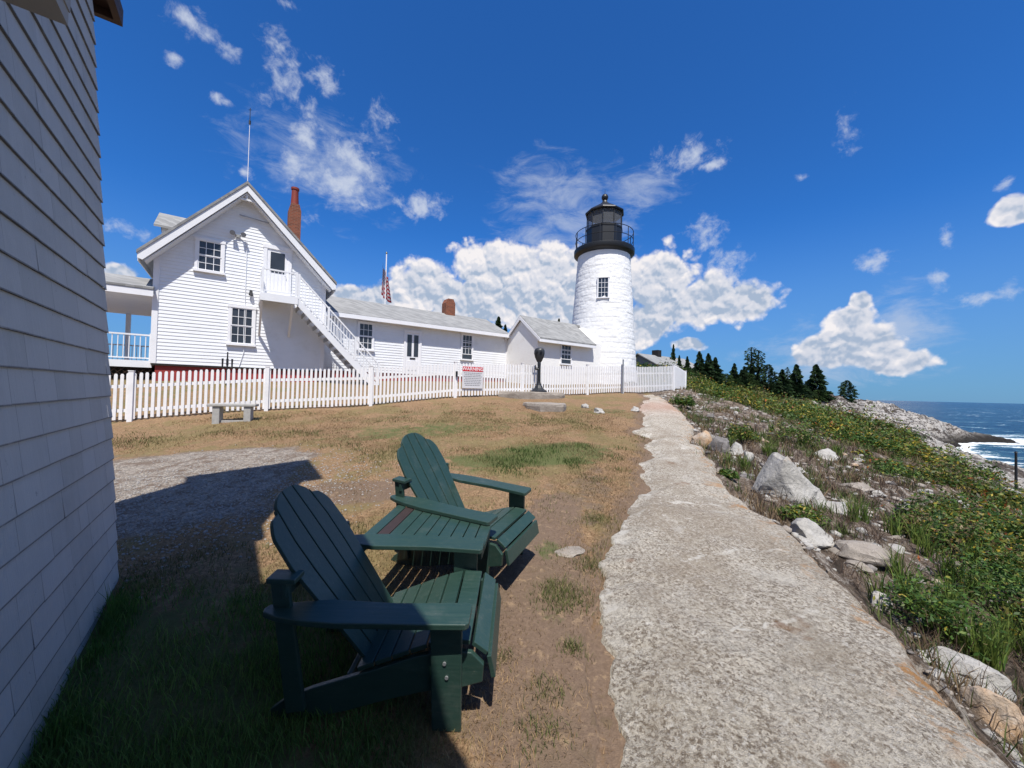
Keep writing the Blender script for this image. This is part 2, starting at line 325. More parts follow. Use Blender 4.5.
def Z(x, y, detail=True):
    z = Zb(x, y); x = np.atleast_1d(x); y = np.atleast_1d(y)
    e = x - xr(y); z = z - .13 * sst(e, 0.0, .35) * sst(17.5 - y, 0, 2) * sst(6 - e, 0, 4)
    if detail:
        r = np.hypot(x, y); inp = (x > xl(y) - .1) & (x < xr(y) + .05) & (y < 17)
        sea = sst(e, .1, 1.0)
        z = z + (fbm(x * 1.7, y * 1.7, 5, 1) - .5) * (.045 + .22 * sea) * np.where(inp, .2, 1) - np.where(inp, .03, 0)
        rm = rockmask(x, y, z)
        s1 = x * .55 + y * .83; s2 = x * .83 - y * .55
        rid = 1 - np.abs(2 * fbm(s2 * .16, s1 * .05, 5, 5, .55) - 1)
        stp = fbm(s2 * .5, s1 * .12, 5, 12, .6)
        z = z + rm * ((rid - .7) * 2.4 + (stp - .5) * 2.2 + (np.floor(fbm(s2 * .9, s1 * .2, 4, 33) * 9) / 9 - .5) * 1.9) * np.clip(r / 70, .12, .75)
    return z
def zg(x, y): return float(Z(x, y, False)[0])
def ground(px, py):
    d = ray(px, py); ys = np.exp(np.linspace(math.log(.6), math.log(120), 500)); xs = d.x / d.y * ys
    zz = EYE + d.z / d.y * ys - Z(xs, ys, False); i = int(np.argmax(zz < 0)); i = max(i, 1)
    f = zz[i - 1] / (zz[i - 1] - zz[i]); yy = ys[i - 1] + f * (ys[i] - ys[i - 1]); return Vector((d.x / d.y * yy, yy, zg(d.x / d.y * yy, yy)))

# ------------------------------------------------------------------ object helpers
def tag(o, label=None, cat=None, group=None, kind=None):
    if label: o['label'] = label
    if cat: o['category'] = cat
    if group: o['group'] = group
    if kind: o['kind'] = kind
    return o
def empty(name, loc, label, cat, group=None, rz=0.0, rot=None):
    o = bpy.data.objects.new(name, None); COL.objects.link(o); o.location = loc; o.empty_display_size = .2
    o.rotation_euler = rot if rot else (0, 0, rz); return tag(o, label, cat, group)
def npmesh(name, V, Fq, mats, attrs=None, cols=None, smooth=False, mi=None):
    V = np.asarray(V, np.float32); Fq = np.asarray(Fq, np.int32); me = bpy.data.meshes.new(name)
    n, k = Fq.shape; me.vertices.add(len(V)); me.vertices.foreach_set('co', V.ravel())
    me.loops.add(n * k); me.loops.foreach_set('vertex_index', Fq.ravel()); me.polygons.add(n)
    me.polygons.foreach_set('loop_start', np.arange(0, n * k, k, dtype=np.int32)); me.polygons.foreach_set('loop_total', np.full(n, k, np.int32))
    if smooth: me.polygons.foreach_set('use_smooth', np.ones(n, bool))
    for m_ in (mats if isinstance(mats, list) else [mats]): me.materials.append(m_)
    if mi is not None: me.polygons.foreach_set('material_index', np.asarray(mi, np.int32))
    me.update(calc_edges=True); me.validate()
    for a, v in (attrs or {}).items():
        at_ = me.attributes.new(a, 'FLOAT', 'POINT'); at_.data.foreach_set('value', np.asarray(v, np.float32))
    for a, v in (cols or {}).items():
        at_ = me.attributes.new(a, 'FLOAT_COLOR', 'POINT'); v = np.asarray(v, np.float32); v4 = np.ones((len(v), 4), np.float32); v4[:, :3] = v; at_.data.foreach_set('color', v4.ravel())
    o = bpy.data.objects.new(name, me); COL.objects.link(o); return o

class MB:
    """collects geometry for ONE mesh object; pts in local coordinates"""
    def __init__(s): s.V = []; s.F = []; s.rnd = None
    def add(s, vs, fs):
        n = len(s.V); s.V += [tuple(v) for v in vs]; s.F += [tuple(n + i for i in f) for f in fs]; return s
    def box(s, a, b, T=None):
        (x0, y0, z0), (x1, y1, z1) = a, b
        vs = [Vector(p) for p in ((x0,y0,z0),(x1,y0,z0),(x1,y1,z0),(x0,y1,z0),(x0,y0,z1),(x1,y0,z1),(x1,y1,z1),(x0,y1,z1))]
        if T: vs = [T @ v for v in vs]
        return s.add(vs, [(0,3,2,1),(4,5,6,7),(0,1,5,4),(1,2,6,5),(2,3,7,6),(3,0,4,7)])
    def prism(s, poly, off, n=None):
        """poly: list of 3-D points (planar), extruded by vector off"""
        k = len(poly); off = Vector(off); a = [Vector(p) for p in poly]; b = [p + off for p in a]
        return s.add(a + b, [tuple(range(k))[::-1], tuple(range(k, 2 * k))] + [(i, (i + 1) % k, k + (i + 1) % k, k + i) for i in range(k)])
    def bar(s, a, b, w, h, up=(0, 0, 1)):
        a, b, up = Vector(a), Vector(b), Vector(up); d = (b - a).normalized(); x = d.cross(up).normalized() * (w / 2); y = x.cross(d).normalized() * (h / 2)
        q = [a - x - y, a + x - y, a + x + y, a - x + y, b - x - y, b + x - y, b + x + y, b - x + y]
        return s.add(q, [(0,1,2,3),(7,6,5,4),(0,4,5,1),(1,5,6,2),(2,6,7,3),(3,7,4,0)])
    def tube(s, pts, rad, n=8, cap=True):
        pts = [Vector(p) for p in pts]; rr = rad if hasattr(rad, '__len__') else [rad] * len(pts); vs = []; fs = []
        for i, p in enumerate(pts):
            d = (pts[min(i + 1, len(pts) - 1)] - pts[max(i - 1, 0)]).normalized(); a = d.orthogonal() if abs(d.z) < .99 else Vector((1, 0, 0)); a = (a - d * a.dot(d)).normalized(); b = d.cross(a)
            vs += [p + (a * math.cos(t) + b * math.sin(t)) * rr[i] for t in [2 * math.pi * j / n for j in range(n)]]
        for i in range(len(pts) - 1):
            for j in range(n): fs.append((i*n+j, i*n+(j+1)%n, (i+1)*n+(j+1)%n, (i+1)*n+j))
        if cap: fs += [tuple(range(n))[::-1], tuple(range((len(pts)-1)*n, len(pts)*n))]
        return s.add(vs, fs)
    def lathe(s, prof, c=(0, 0, 0), n=32):
        vs = []; fs = []
        for (r, z) in prof: vs += [(c[0] + r * math.cos(2*math.pi*j/n), c[1] + r * math.sin(2*math.pi*j/n), c[2] + z) for j in range(n)]
        for i in range(len(prof) - 1):
            for j in range(n): fs.append((i*n+j, i*n+(j+1)%n, (i+1)*n+(j+1)%n, (i+1)*n+j))
        fs += [tuple(range(n))[::-1], tuple(range((len(prof)-1)*n, len(prof)*n))]
        return s.add(vs, fs)
    def build(s, name, m, parent=None, bevel=0.0, smooth=False, loc=None):
        me = bpy.data.meshes.new(name); me.from_pydata(s.V, [], s.F); me.materials.append(m); me.update()
        if s.rnd is not None:
            a = me.attributes.new('rnd', 'FLOAT', 'POINT'); a.data.foreach_set('value', np.asarray(s.rnd, np.float32))
        bm = bmesh.new(); bm.from_mesh(me); bmesh.ops.recalc_face_normals(bm, faces=bm.faces); bm.to_mesh(me); bm.free()
        if smooth:
            for p in me.polygons: p.use_smooth = True
            try: me.set_sharp_from_angle(angle=R(40))
            except Exception: pass
        o = bpy.data.objects.new(name, me); COL.objects.link(o)
        if parent: o.parent = parent
        if loc: o.location = loc
        if bevel:
            b = o.modifiers.new('bevel', 'BEVEL'); b.width = bevel; b.segments = 2; b.limit_method = 'ANGLE'
        return o
def copy_tree(o, parent=None):
    c = o.copy(); COL.objects.link(c)
    if parent: c.parent = parent
    for ch in list(o.children): copy_tree(ch, c)
    return c

# ================================================================== SETTING
NEAR = [(-.3, 2.2), ]
def build_ground():
    aF = np.linspace(R(-64), R(64), 560); aB = np.linspace(R(64), R(296), 90)[1:-1]; A = np.concatenate([aF, aB])
    r = np.concatenate([[0.02], np.geomspace(.35, 420, 500), [700, 1500, 3000]])
    AA, RR = np.meshgrid(A, r); x = RR * np.sin(AA); y = RR * np.cos(AA)
    z = Z(x, y)
    far = sst(np.hypot(x, y), 250, 420); z = z * (1 - far) + np.where(x > .35 * y, -14, np.minimum(z, 6)) * far
    na, nr = len(A), len(r); i = np.arange(nr - 1)[:, None] * na; j = np.arange(na)[None]; j2 = (j + 1) % na
    Fq = np.stack([i + j, i + j2, i + na + j2, i + na + j], -1).reshape(-1, 4)
    V = np.stack([x, y, z], -1).reshape(-1, 3)
    e = x - xr(y)
    n = fbm(x * 1.1, y * 1.1, 4, 2)
    def ell(cx, cy, rx, ry, a=0.0, soft=.6):
        dx, dy = x - cx, y - cy; c_, s_ = math.cos(a), math.sin(a); q = np.hypot((dx * c_ + dy * s_) / rx, (-dx * s_ + dy * c_) / ry)
        return sst(1 - q + (n - .5) * .7, -soft * .3, soft)
    grav = ell(-4.7, 4.9, 2.75, 2.0, .15)
    green = np.maximum.reduce([ell(.25, 6.3, 1.9, .85, .45), ell(-2.1, 1.4, 2.0, 1.6, 0), .7 * ell(-1.4, 8.2, 3.0, 1.1, .4), .5 * ell(-3.0, 9.8, 2.5, .5, .5), .5 * ell(.35, 3.3, .18, .35), .5 * ell(.25, 2.6, .25, .25), .6 * ell(2.5, 11, 1.5, .5, .5), .5 * ell(5, 17.2, 4, .6, .45)])
    hs = sst(y - (10.6 + .56 * x) , 3.2, 4.2) * sst(e, .0, -.5); green = np.maximum(green, .45 * hs)
    e2 = x - xl(y); dirt = np.maximum.reduce([1.25 * np.exp(-((e2 - .04) / .13) ** 2) * sst(y, -1, 1) * (y < 17), .62 * np.exp(-((e2 + .05) / .32) ** 2) * sst(y, -1, 1) * (y < 17), ell(.25, 3.0, .55, 2.2, -.12), ell(-.1, 2.6, .8, 1.0), .75 * ell(-1.8, 4.6, 1.2, .6, .3), .5 * ell(.9, 4.6, .4, 1.8, -.3)])
    rock = rockmask(x, y, z); veg = vegmask(x, y)
    slope = sst(e, -.25, .0)
    pt = ((x > xl(y)) & (x < xr(y)) & (y < 17)).astype(float)
    wet = sst(z, SEA + 2.3, SEA + .6)
    o = npmesh('ground', V, Fq, mat('ground_surface', f_ground), attrs=dict(gravel=grav.ravel(), green=green.ravel(), dirt=dirt.ravel(), rock=rock.ravel(), veg=(veg * slope).ravel(), slope=slope.ravel(), pth=pt.ravel(), wet=wet.ravel()), smooth=True)
    tag(o, kind='structure'); return o
def f_ground(t, b, P, G):
    n0 = t.noise(G, .9, 6, .6); n1 = t.noise(G, 4.5, 7, .68, .3); n2 = t.noise(G, 38, 5, .7); n3 = t.noise(G, 160, 3, .6)
    straw = t.mix(t.ss(n2, .3, .7), (0.13, 0.078, 0.042), (0.35, 0.228, 0.128))
    straw = t.mix(t.m('MULTIPLY', t.ss(n1, .42, .62), .65), straw, (0.20, 0.125, 0.075))
    thin = t.mix(t.ss(n1, .35, .65), (0.125, 0.105, 0.045), (0.20, 0.16, 0.07))
    cc = t.mix(t.m('MULTIPLY', t.ss(t.m('ADD', n0, t.m('MULTIPLY', n1, .5)), .70, .86), .75), straw, thin)
    soil = t.mix(n2, (0.105, 0.070, 0.050), (0.215, 0.155, 0.115))
    def edge(a, lo=.35, hi=.65, amp=1.1): return t.ss(t.m('ADD', t.attr(a), t.m('MULTIPLY', t.m('SUBTRACT', t.m('ADD', t.m('MULTIPLY', n1, .6), t.m('MULTIPLY', n2, .4)), .5), amp)), lo, hi)
    cc = t.mix(t.m('MULTIPLY', edge('dirt', .40, .62, 1.9), .85), cc, soil); sp_ = t.noise(G, 14, 5, .7, .5); cc = t.mix(t.m('MULTIPLY', t.ss(sp_, .56, .68), .55), cc, (0.12, 0.088, 0.05)); cc = t.mix(t.m('MULTIPLY', t.ss(sp_, .44, .34), .45), cc, (0.37, 0.26, 0.155))
    cc = t.mix(t.m('MULTIPLY', edge('green', .40, .80, 2.2), .85), cc, t.mix(n2, (0.045, 0.070, 0.022), (0.12, 0.14, 0.05)))
    vc = t.vor(G, 34.0, 'F1', 1); vd = t.vor(G, 34.0, 'DISTANCE_TO_EDGE'); vb = t.vor(G, 90.0, 'F1', 1)
    g = t.mix(t.sep(vc)[0], (0.20, 0.165, 0.135), (0.50, 0.44, 0.37)); g = t.mix(t.m('MULTIPLY', t.sep(vb)[1], .5), g, (0.36, 0.32, 0.28))
    g = t.mix(t.ss(vd, .06, .0), g, (0.10, 0.085, 0.07)); g = t.mix(t.m('MULTIPLY', t.ss(n1, .46, .60), .75), g, soil)
    gm = edge('gravel', .32, .55, .9); cc = t.mix(gm, cc, g)
    # seaward slope: bare ledge, crumbled stone and litter
    sl_ = t.mix(t.ss(n1, .35, .65), (0.085, 0.062, 0.046), (0.19, 0.145, 0.108)); sl_ = t.mix(t.ss(n2, .52, .7), sl_, (0.36, 0.30, 0.25)); sl_ = t.mix(t.ss(n2, .44, .32), sl_, (0.045, 0.034, 0.025)); fr = t.noise(t.comb(t.m('MULTIPLY', t.v('DOT_PRODUCT', G, (.83, -.55, 0)), 2.2), t.m('MULTIPLY', t.v('DOT_PRODUCT', G, (.55, .83, 0)), .55), 0), 3.2, 8, .72, .8); sl_ = t.mix(t.ss(fr, .545, .60), sl_, (0.34, 0.30, 0.255)); sl_ = t.mix(t.ss(fr, .46, .43), sl_, (0.055, 0.042, 0.032))
    cc = t.mix(t.attr('slope'), cc, sl_)
    cc = t.mix(t.m('MULTIPLY', t.attr('veg'), t.ss(n1, .25, .55)), cc, t.mix(n2, (0.035, 0.045, 0.014), (0.085, 0.085, 0.03)))
    st = t.noise(t.v('MULTIPLY', t.new('ShaderNodeVectorRotate', rotation_type='Z_AXIS').outputs[0], (1, 1, 1)), 1) if False else None
    u_ = t.v('DOT_PRODUCT', G, (0.55, .83, 0)); v_ = t.v('DOT_PRODUCT', G, (.83, -.55, 0)); zz = t.sep(G)[2]
    q = t.comb(t.m('MULTIPLY', v_, 1.0), t.m('MULTIPLY', u_, .22), t.m('MULTIPLY', zz, 1.5))
    s1 = t.noise(q, .55, 6, .62, .5); s2 = t.noise(q, .22, 5, .6, .5)
    rk = t.mix(t.ss(s1, .43, .52), (0.12, 0.10, 0.085), (0.56, 0.52, 0.47)); s3 = t.noise(t.v('SCALE', q, sc=2.2), 1.0, 5, .65, .6); rk = t.mix(t.m('MULTIPLY', t.ss(s2, .54, .64), .4), rk, t.mix(s1, (0.10, 0.08, 0.065), (0.30, 0.25, 0.215))); rk = t.mix(t.m('MULTIPLY', t.ss(s3, .48, .43), .85), rk, (0.075, 0.062, 0.052)); rk = t.mix(t.m('MULTIPLY', t.ss(s3, .53, .58), .8), rk, (0.55, 0.52, 0.48))
    rk = t.mix(t.attr('wet'), rk, (0.035, 0.030, 0.024))
    cc = t.mix(t.ss(t.m('ADD', t.attr('rock'), t.m('MULTIPLY', t.m('SUBTRACT', n0, .5), .8)), .4, .6), cc, rk)
    h = t.m('ADD', t.m('ADD', n2, t.m('MULTIPLY', n3, .4)), t.m('MULTIPLY', t.m('MULTIPLY', gm, t.ss(vd, 0, .15)), 1.0))
    bp = t.bump(h, .7, .025); bp = t.bump(t.m('MULTIPLY', fr, t.attr('slope')), 1.0, .10, bp); bp = t.bump(t.m('MULTIPLY', t.m('ADD', s1, t.m('MULTIPLY', s3, .6)), t.attr('rock')), 1.0, 1.6, bp)
    setp(t, b, col=cc, rough=.95, nrm=bp, spec=.15)
build_ground()

def f_path(t, b, P, G):
    n0 = t.noise(G, .8, 5, .6); n1 = t.noise(G, 5, 7, .7, .5); n2 = t.noise(G, 42, 6, .78, 0); n3 = t.noise(G, 150, 4, .7); vq = t.sep(t.vor(t.v('ADD', G, t.v('SCALE', t.noise(G, 60, 2, .5, col=True), sc=.02)), 75.0, 'F1', 1))[0]
    cc = t.mix(t.ss(t.m('ADD', t.m('MULTIPLY', n2, .75), t.m('MULTIPLY', vq, .25)), .33, .66), (0.18, 0.14, 0.10), (0.63, 0.57, 0.475))
    cc = t.mix(t.ss(n3, .56, .68), cc, (0.60, 0.57, 0.53)); cc = t.mix(t.m('MULTIPLY', t.ss(n3, .42, .30), .8), cc, (0.075, 0.062, 0.05))
    cc = t.mix(t.m('MULTIPLY', t.ss(n1, .46, .66), .5), cc, (0.48, 0.43, 0.35)); cc = t.mix(t.m('MULTIPLY', t.ss(n0, .48, .66), .5), cc, (0.30, 0.24, 0.175)); cc = t.mix(t.m('MULTIPLY', t.ss(t.noise(G, 26, 7, .8, .2), .54, .64), .75), cc, (0.74, 0.70, 0.63)); cc = t.mix(t.m('MULTIPLY', t.ss(t.noise(G, 20, 5, .7), .58, .70), .55), cc, (0.13, 0.095, 0.065))
    cc = t.mix(t.m('MULTIPLY', t.ss(t.m('ADD', t.attr('seam'), t.m('MULTIPLY', t.m('SUBTRACT', n1, .5), 1.6)), .45, .65), t.ss(n2, .3, .5)), cc, (0.66, 0.62, 0.55))
    cc = t.mix(t.m('MULTIPLY', t.attr('edge'), t.ss(t.m('ADD', n1, t.m('MULTIPLY', n2, .4)), .74, .80)), cc, (0.42, 0.21, 0.07))
    cc = t.mix(t.m('MULTIPLY', t.ss(t.noise(G, 3.1, 3, .5), .66, .72), .7), cc, (0.20, 0.10, 0.045))
    ck = t.vor(t.v('ADD', t.v('MULTIPLY', G, (1, .8, 0)), t.v('SCALE', t.noise(G, 1.6, 6, .7, col=True), sc=.9)), .62, 'DISTANCE_TO_EDGE'); ckm = t.m('MULTIPLY', t.ss(ck, .011, .003), t.ss(t.noise(G, 1.3, 3), .42, .55)); cc = t.mix(t.m('MULTIPLY', t.m('MULTIPLY', t.ss(ck, .06, .0), t.ss(n2, .35, .6)), .45), cc, (0.62, 0.57, 0.49)); cc = t.mix(t.m('MULTIPLY', ckm, .25), cc, (0.05, 0.04, 0.03))
    pa = t.noise(G, 2.3, 8, .72, .3); cc = t.mix(t.m('MULTIPLY', t.ss(pa, .50, .66), .42), cc, (0.25, 0.20, 0.145)); cc = t.mix(t.m('MULTIPLY', t.ss(pa, .46, .34), .45), cc, (0.66, 0.62, 0.55))
    cc = t.mix(t.m('MULTIPLY', t.ss(t.noise(G, 70, 4, .8), .60, .68), .6), cc, (0.10, 0.08, 0.06))
    cc = t.mix(t.m('MULTIPLY', t.attr('redn'), .5), cc, (0.46, 0.26, 0.19))
    setp(t, b, col=cc, rough=.92, spec=.2, nrm=t.bump(t.m('ADD', t.m('ADD', n1, n2), t.m('MULTIPLY', n3, .7)), .9, .03))
def build_path():
    ys = np.concatenate([np.linspace(-7, 1.2, 60), 1.2 + np.geomspace(.02, 15.2, 430)]); ns = 130; t = np.linspace(0, 1, ns)
    jl = (fbm(ys * 2.3, ys * 0, 5, 4) - .5) * (.30 + .02 * ys) + (fbm(ys * 9, ys * 0 + 5, 3, 7) - .5) * .12; jr = (fbm(ys * 1.6, ys * 0 + 2, 4, 6) - .5) * .14 + (fbm(ys * 11, ys * 0 + 2, 3, 6) - .5) * .06
    L = xl(ys) + jl; Rr = xr(ys) + jr + .015
    end = sst(17.0 - ys + (0), 0, 1.6); mid = (L + Rr) / 2; L = mid + (L - mid) * end; Rr = mid + (Rr - mid) * end
    TT, YY = np.meshgrid(t, ys); XX = L[:, None] + (Rr - L)[:, None] * TT
    z = Zb(XX, YY) + .035 + (fbm(XX * 1.2, YY * 1.2, 5, 9) - .5) * .07 + (fbm(XX * 9, YY * 9, 4, 19) - .5) * .022
    dl = (XX - L[:, None]); dr = (Rr[:, None] - XX)
    z -= .060 * (1 - sst(dl, 0, .30)) ; z -= .05 * (1 - sst(dr, 0, .10)) ** 2
    ledge = sst(fbm(YY * .55 + XX * .12, XX * .1, 2, 23), .45, .52) * .03; z += ledge
    z[:, 0] -= .12; z[:, -1] -= .30; XX[:, -1] += .05; XX[:, 0] -= .03
    xs = XX.ravel(); V = np.stack([xs, YY.ravel(), z.ravel()], -1)
    i = np.arange(len(ys) - 1)[:, None] * ns; j = np.arange(ns - 1)[None]; Fq = np.stack([i + j, i + j + 1, i + ns + j + 1, i + ns + j], -1).reshape(-1, 4)
    seam = np.zeros_like(XX)
    for (y0, sl, w_, t0, t1) in ((4.35, .12, .07, .25, 1.), (3.15, .20, .04, .35, 1), (6.9, .10, .10, .3, 1), (8.3, -.05, .07, .0, .8), (10.6, .02, .12, 0, 1), (2.35, .25, .03, .2, .8)):
        yy = y0 + sl * (XX - 1.5) + (fbm(XX * 3, XX * 0 + y0, 4, 3) - .5) * .35; seam = np.maximum(seam, np.exp(-((YY - yy) / w_) ** 2) * sst(TT, t0 - .1, t0 + .1) * sst(t1 + .1 - TT, 0, .2))
    seam = np.maximum(seam * .6, .5 * (1 - sst(dl, .0, .45)) * sst(YY, 1.2, 3)); seam = np.maximum(seam, .4 * (1 - sst(dr, .03, .2)))
    edge = 1 - sst(dr, .02, .40); redn = np.exp(-((YY - 12.2) / 1.2) ** 2)
    o = npmesh('path', V, Fq, mat('worn_ledge_path', f_path), attrs=dict(seam=seam.ravel(), edge=edge.ravel(), redn=redn.ravel()), smooth=True)
    tag(o, kind='structure')
build_path()

def f_sea(t, b, P, G):
    q = t.v('MULTIPLY', G, (1, 1.7, 1)); n1 = t.noise(q, .35, 8, .62, .3); n2 = t.noise(t.v('MULTIPLY', G, (.35, 1, 1)), .05, 8, .65); n3 = t.noise(q, 1.4, 6, .65)
    nb = t.noise(t.v('MULTIPLY', G, (.25, 1, 1)), .16, 8, .68, 1.2)
    deep = t.mix(n2, (0.004, 0.022, 0.048), (0.012, 0.042, 0.082))
    fo = t.m('ADD', t.m('MULTIPLY', t.attr('foam'), 1.0), t.m('MULTIPLY', t.m('SUBTRACT', nb, .5), 2.6))
    fo2 = t.m('ADD', fo, t.m('MULTIPLY', t.m('SUBTRACT', n3, .5), .7))
    cc = t.mix(t.ss(fo, .15, .6), deep, (0.06, 0.16, 0.19)); fm = t.ss(fo2, .42, .66)
    cc = t.mix(fm, cc, (0.80, 0.83, 0.84))
    setp(t, b, col=cc, rough=t.ss(fm, 0, 1, .22, .8), spec=.4, nrm=t.bump(t.m('ADD', n1, t.m('MULTIPLY', n3, .3)), 1.0, .8)); b.inputs['IOR'].default_value = 1.33
def build_sea():
    A = np.linspace(R(10), R(110), 420); r = np.concatenate([np.geomspace(22, 900, 360), np.geomspace(950, 40000, 60)])
    AA, RR = np.meshgrid(A, r); x = RR * np.sin(AA); y = RR * np.cos(AA)
    d = SEA - Z(x, y, False)
    amp = np.clip(1 - RR / 700, 0, 1)
    z = SEA + amp * ((fbm(x * .10, y * .28, 4, 5) - .5) * .9 + (fbm(x * .5, y * .9, 3, 8) - .5) * .25)
    foam = sst(4.2 - np.abs(d - 0), 0, 4.2) * (RR < 420) * sst(d, -2, 0); foam = np.maximum(foam, .55 * sst(9 - d, 0, 8) * (RR < 180) * sst(d, -1, 1)); foam = np.maximum(foam, .12 * (RR < 800))
    na, nr = len(A), len(r); i = np.arange(nr - 1)[:, None] * na; j = np.arange(na - 1)[None]
    Fq = np.stack([i + j, i + j + 1, i + na + j + 1, i + na + j], -1).reshape(-1, 4)
    o = npmesh('sea', np.stack([x, y, z], -1).reshape(-1, 3), Fq[:, ::-1], mat('sea_water', f_sea), attrs=dict(foam=foam.ravel()), smooth=True); tag(o, kind='structure')
build_sea()

# ================================================================== BUILDINGS
class Bld:
    def __init__(s, name, u0, v0, z0, label, cat, group=None):
        s.o = Vector((u0, v0, z0)); s.root = empty(name, Wd(u0, v0, z0), label, cat, group, rz=TH)
    def part(s, name, mb, m, parent=None, bevel=0.0, smooth=False):
        mb.V = [tuple(Vector(v) - s.o) for v in mb.V]
        return mb.build(name, m, parent or s.root, bevel, smooth)
def courses_front(mb, v, z0, z1, lim, h=.118, t=.016, out=-1):
    """clapboards on a facade plane V=v; lim(z) gives (u_left, u_right)"""
    z = z0
    while z < z1 - .02:
        zt = min(z + h, z1); a0, a1 = lim(z); b0, b1 = lim(zt - .004); vb = v + out * t
        if a1 - a0 > .05: mb.add([(a0, vb, z), (a1, vb, z), (b1, v + out * .002, zt), (b0, v + out * .002, zt), (a0, v, z), (a1, v, z)], [(0, 1, 2, 3), (0, 4, 5, 1)])
        z += h
def courses_side(mb, u, z0, z1, v0, v1, h=.118, t=.016, out=-1):
    z = z0
    while z < z1 - .02:
        zt = min(z + h, z1); mb.add([(u + out * t, v0, z), (u + out * t, v1, z), (u + out * .002, v1, zt), (u + out * .002, v0, zt), (u, v0, z), (u, v1, z)], [(0, 1, 2, 3), (0, 4, 5, 1)]); z += h
def window_front(B, parent, u0, u1, z0, z1, v, cols=3, rows=2, open_=0.0, name='window', trim=.085, sash=True):
    """double-hung window on a facade plane facing the viewer: casing, sill, sashes; glass as a sub-part"""
    mb = MB(); f = v - .045
    mb.box((u0, f, z0), (u0 + trim, v, z1)); mb.box((u1 - trim, f, z0), (u1, v, z1)); mb.box((u0 - .02, f - .012, z1 - trim), (u1 + .02, v, z1 + .012)); mb.box((u0 - .03, f - .045, z0 - .03), (u1 + .03, v, z0 + .045))
    a0, a1, b0, b1 = u0 + trim, u1 - trim, z0 + .045, z1 - trim; mid = (b0 + b1) / 2; sv = v - .026
    def sash_(lo, hi, vv):
        s_ = .032; mb.box((a0, vv - .012, lo), (a1, vv, lo + s_)); mb.box((a0, vv - .012, hi - s_), (a1, vv, hi)); mb.box((a0, vv - .012, lo + s_), (a0 + s_, vv, hi - s_)); mb.box((a1 - s_, vv - .012, lo + s_), (a1, vv, hi - s_))
        for i in range(1, cols): x = a0 + (a1 - a0) * i / cols; mb.box((x - .009, vv - .010, lo + s_), (x + .009, vv - .001, hi - s_))
        for i in range(1, rows): z = lo + (hi - lo) * i / rows; mb.box((a0 + s_, vv - .009, z - .009), (a1 - s_, vv - .002, z + .009))
    if sash: sash_(mid, b1, sv); sash_(b0 + open_, mid + open_, sv + .014)
    w = B.part(name, mb, m_trim, parent); g = MB().box((a0, v - .012 if not open_ else v - .012, b0), (a1, v - .004, b1)); B.part('pane', g, m_glass, w); return w
def window_side(B, parent, u, v0, v1, z0, z1, cols=2, rows=3, out=-1):
    mb = MB(); f = u + out * .05; t_ = .08
    def bx(va, vb, za, zb, o0, o1): mb.box((u + out * o0, va, za), (u + out * o1, vb, zb))
    bx(v0, v0 + t_, z0, z1, 0, .05); bx(v1 - t_, v1, z0, z1, 0, .05); bx(v0, v1, z1 - t_, z1 + .01, 0, .055); bx(v0 - .02, v1 + .02, z0 - .03, z0 + .04, 0, .08)
    for i in range(1, cols): x = v0 + (v1 - v0) * i / cols; bx(x - .01, x + .01, z0, z1, .02, .034)
    for i in range(1, rows): z = z0 + (z1 - z0) * i / rows; bx(v0, v1, z - .01, z + .01, .018, .032)
    w = B.part('window', mb, m_trim, parent); B.part('pane', MB().box((u + out * .012, v0 + t_, z0 + .04), (u + out * .018, v1 - t_, z1 - t_)), m_glass, w)

# ---- keeper's house
hu0, hu1, hv0, hv1 = -2.2, 2.78, 17.0, 26.5; hzb, AU = 2.35, .14; hzA = 8.62; EZ = 5.60; slopeL = (hzA - EZ) / (AU + 2.56)
H = Bld('keepers_house', .3, 17, 1.5, 'tall white clapboard house with steep front gable, upstairs balcony and outside stair', 'house')
def hz(u): return hzA - .12 - (AU - u) * 1.125 if u < AU else hzA - .12 - (u - AU) * 1.015
def limh(z):
    d = hzA - .12 - z; return max(hu0, AU - d / 1.125), min(hu1, AU + d / 1.015)
mb = MB(); ez0, ez1 = hz(hu0), hz(hu1)
mb.prism([(hu0, hv0, hzb), (hu1, hv0, hzb), (hu1, hv0, ez1), (AU, hv0, hzA - .12), (hu0, hv0, ez0)], (0, hv1 - hv0, 0))
courses_front(mb, hv0, hzb, hzA - .15, limh); courses_side(mb, hu0, hzb, ez0, hv0, hv1); courses_side(mb, hu1, hzb, ez1, hv0, hv1, out=1)
wallH = H.part('wall', mb, m_siding)
for u in (hu0, hu1): H.part('corner_board', MB().box((u - .075, hv0 - .035, hzb), (u + .075, hv0 + .1, hz(u) - .02)), m_trim)
mb = MB(); mb.box((hu0 + .05, hv0 + .04, 1.2), (hu1 - .05, hv1 - .1, hzb - .002)); fnd = H.part('foundation', mb, m_redf)
mb = MB(); mb.box((hu0 - .03, hv0 - .03, hzb - .07), (hu1 + .03, hv0 + .03, hzb - .004)); H.part('skirt_board', mb, m_dark)
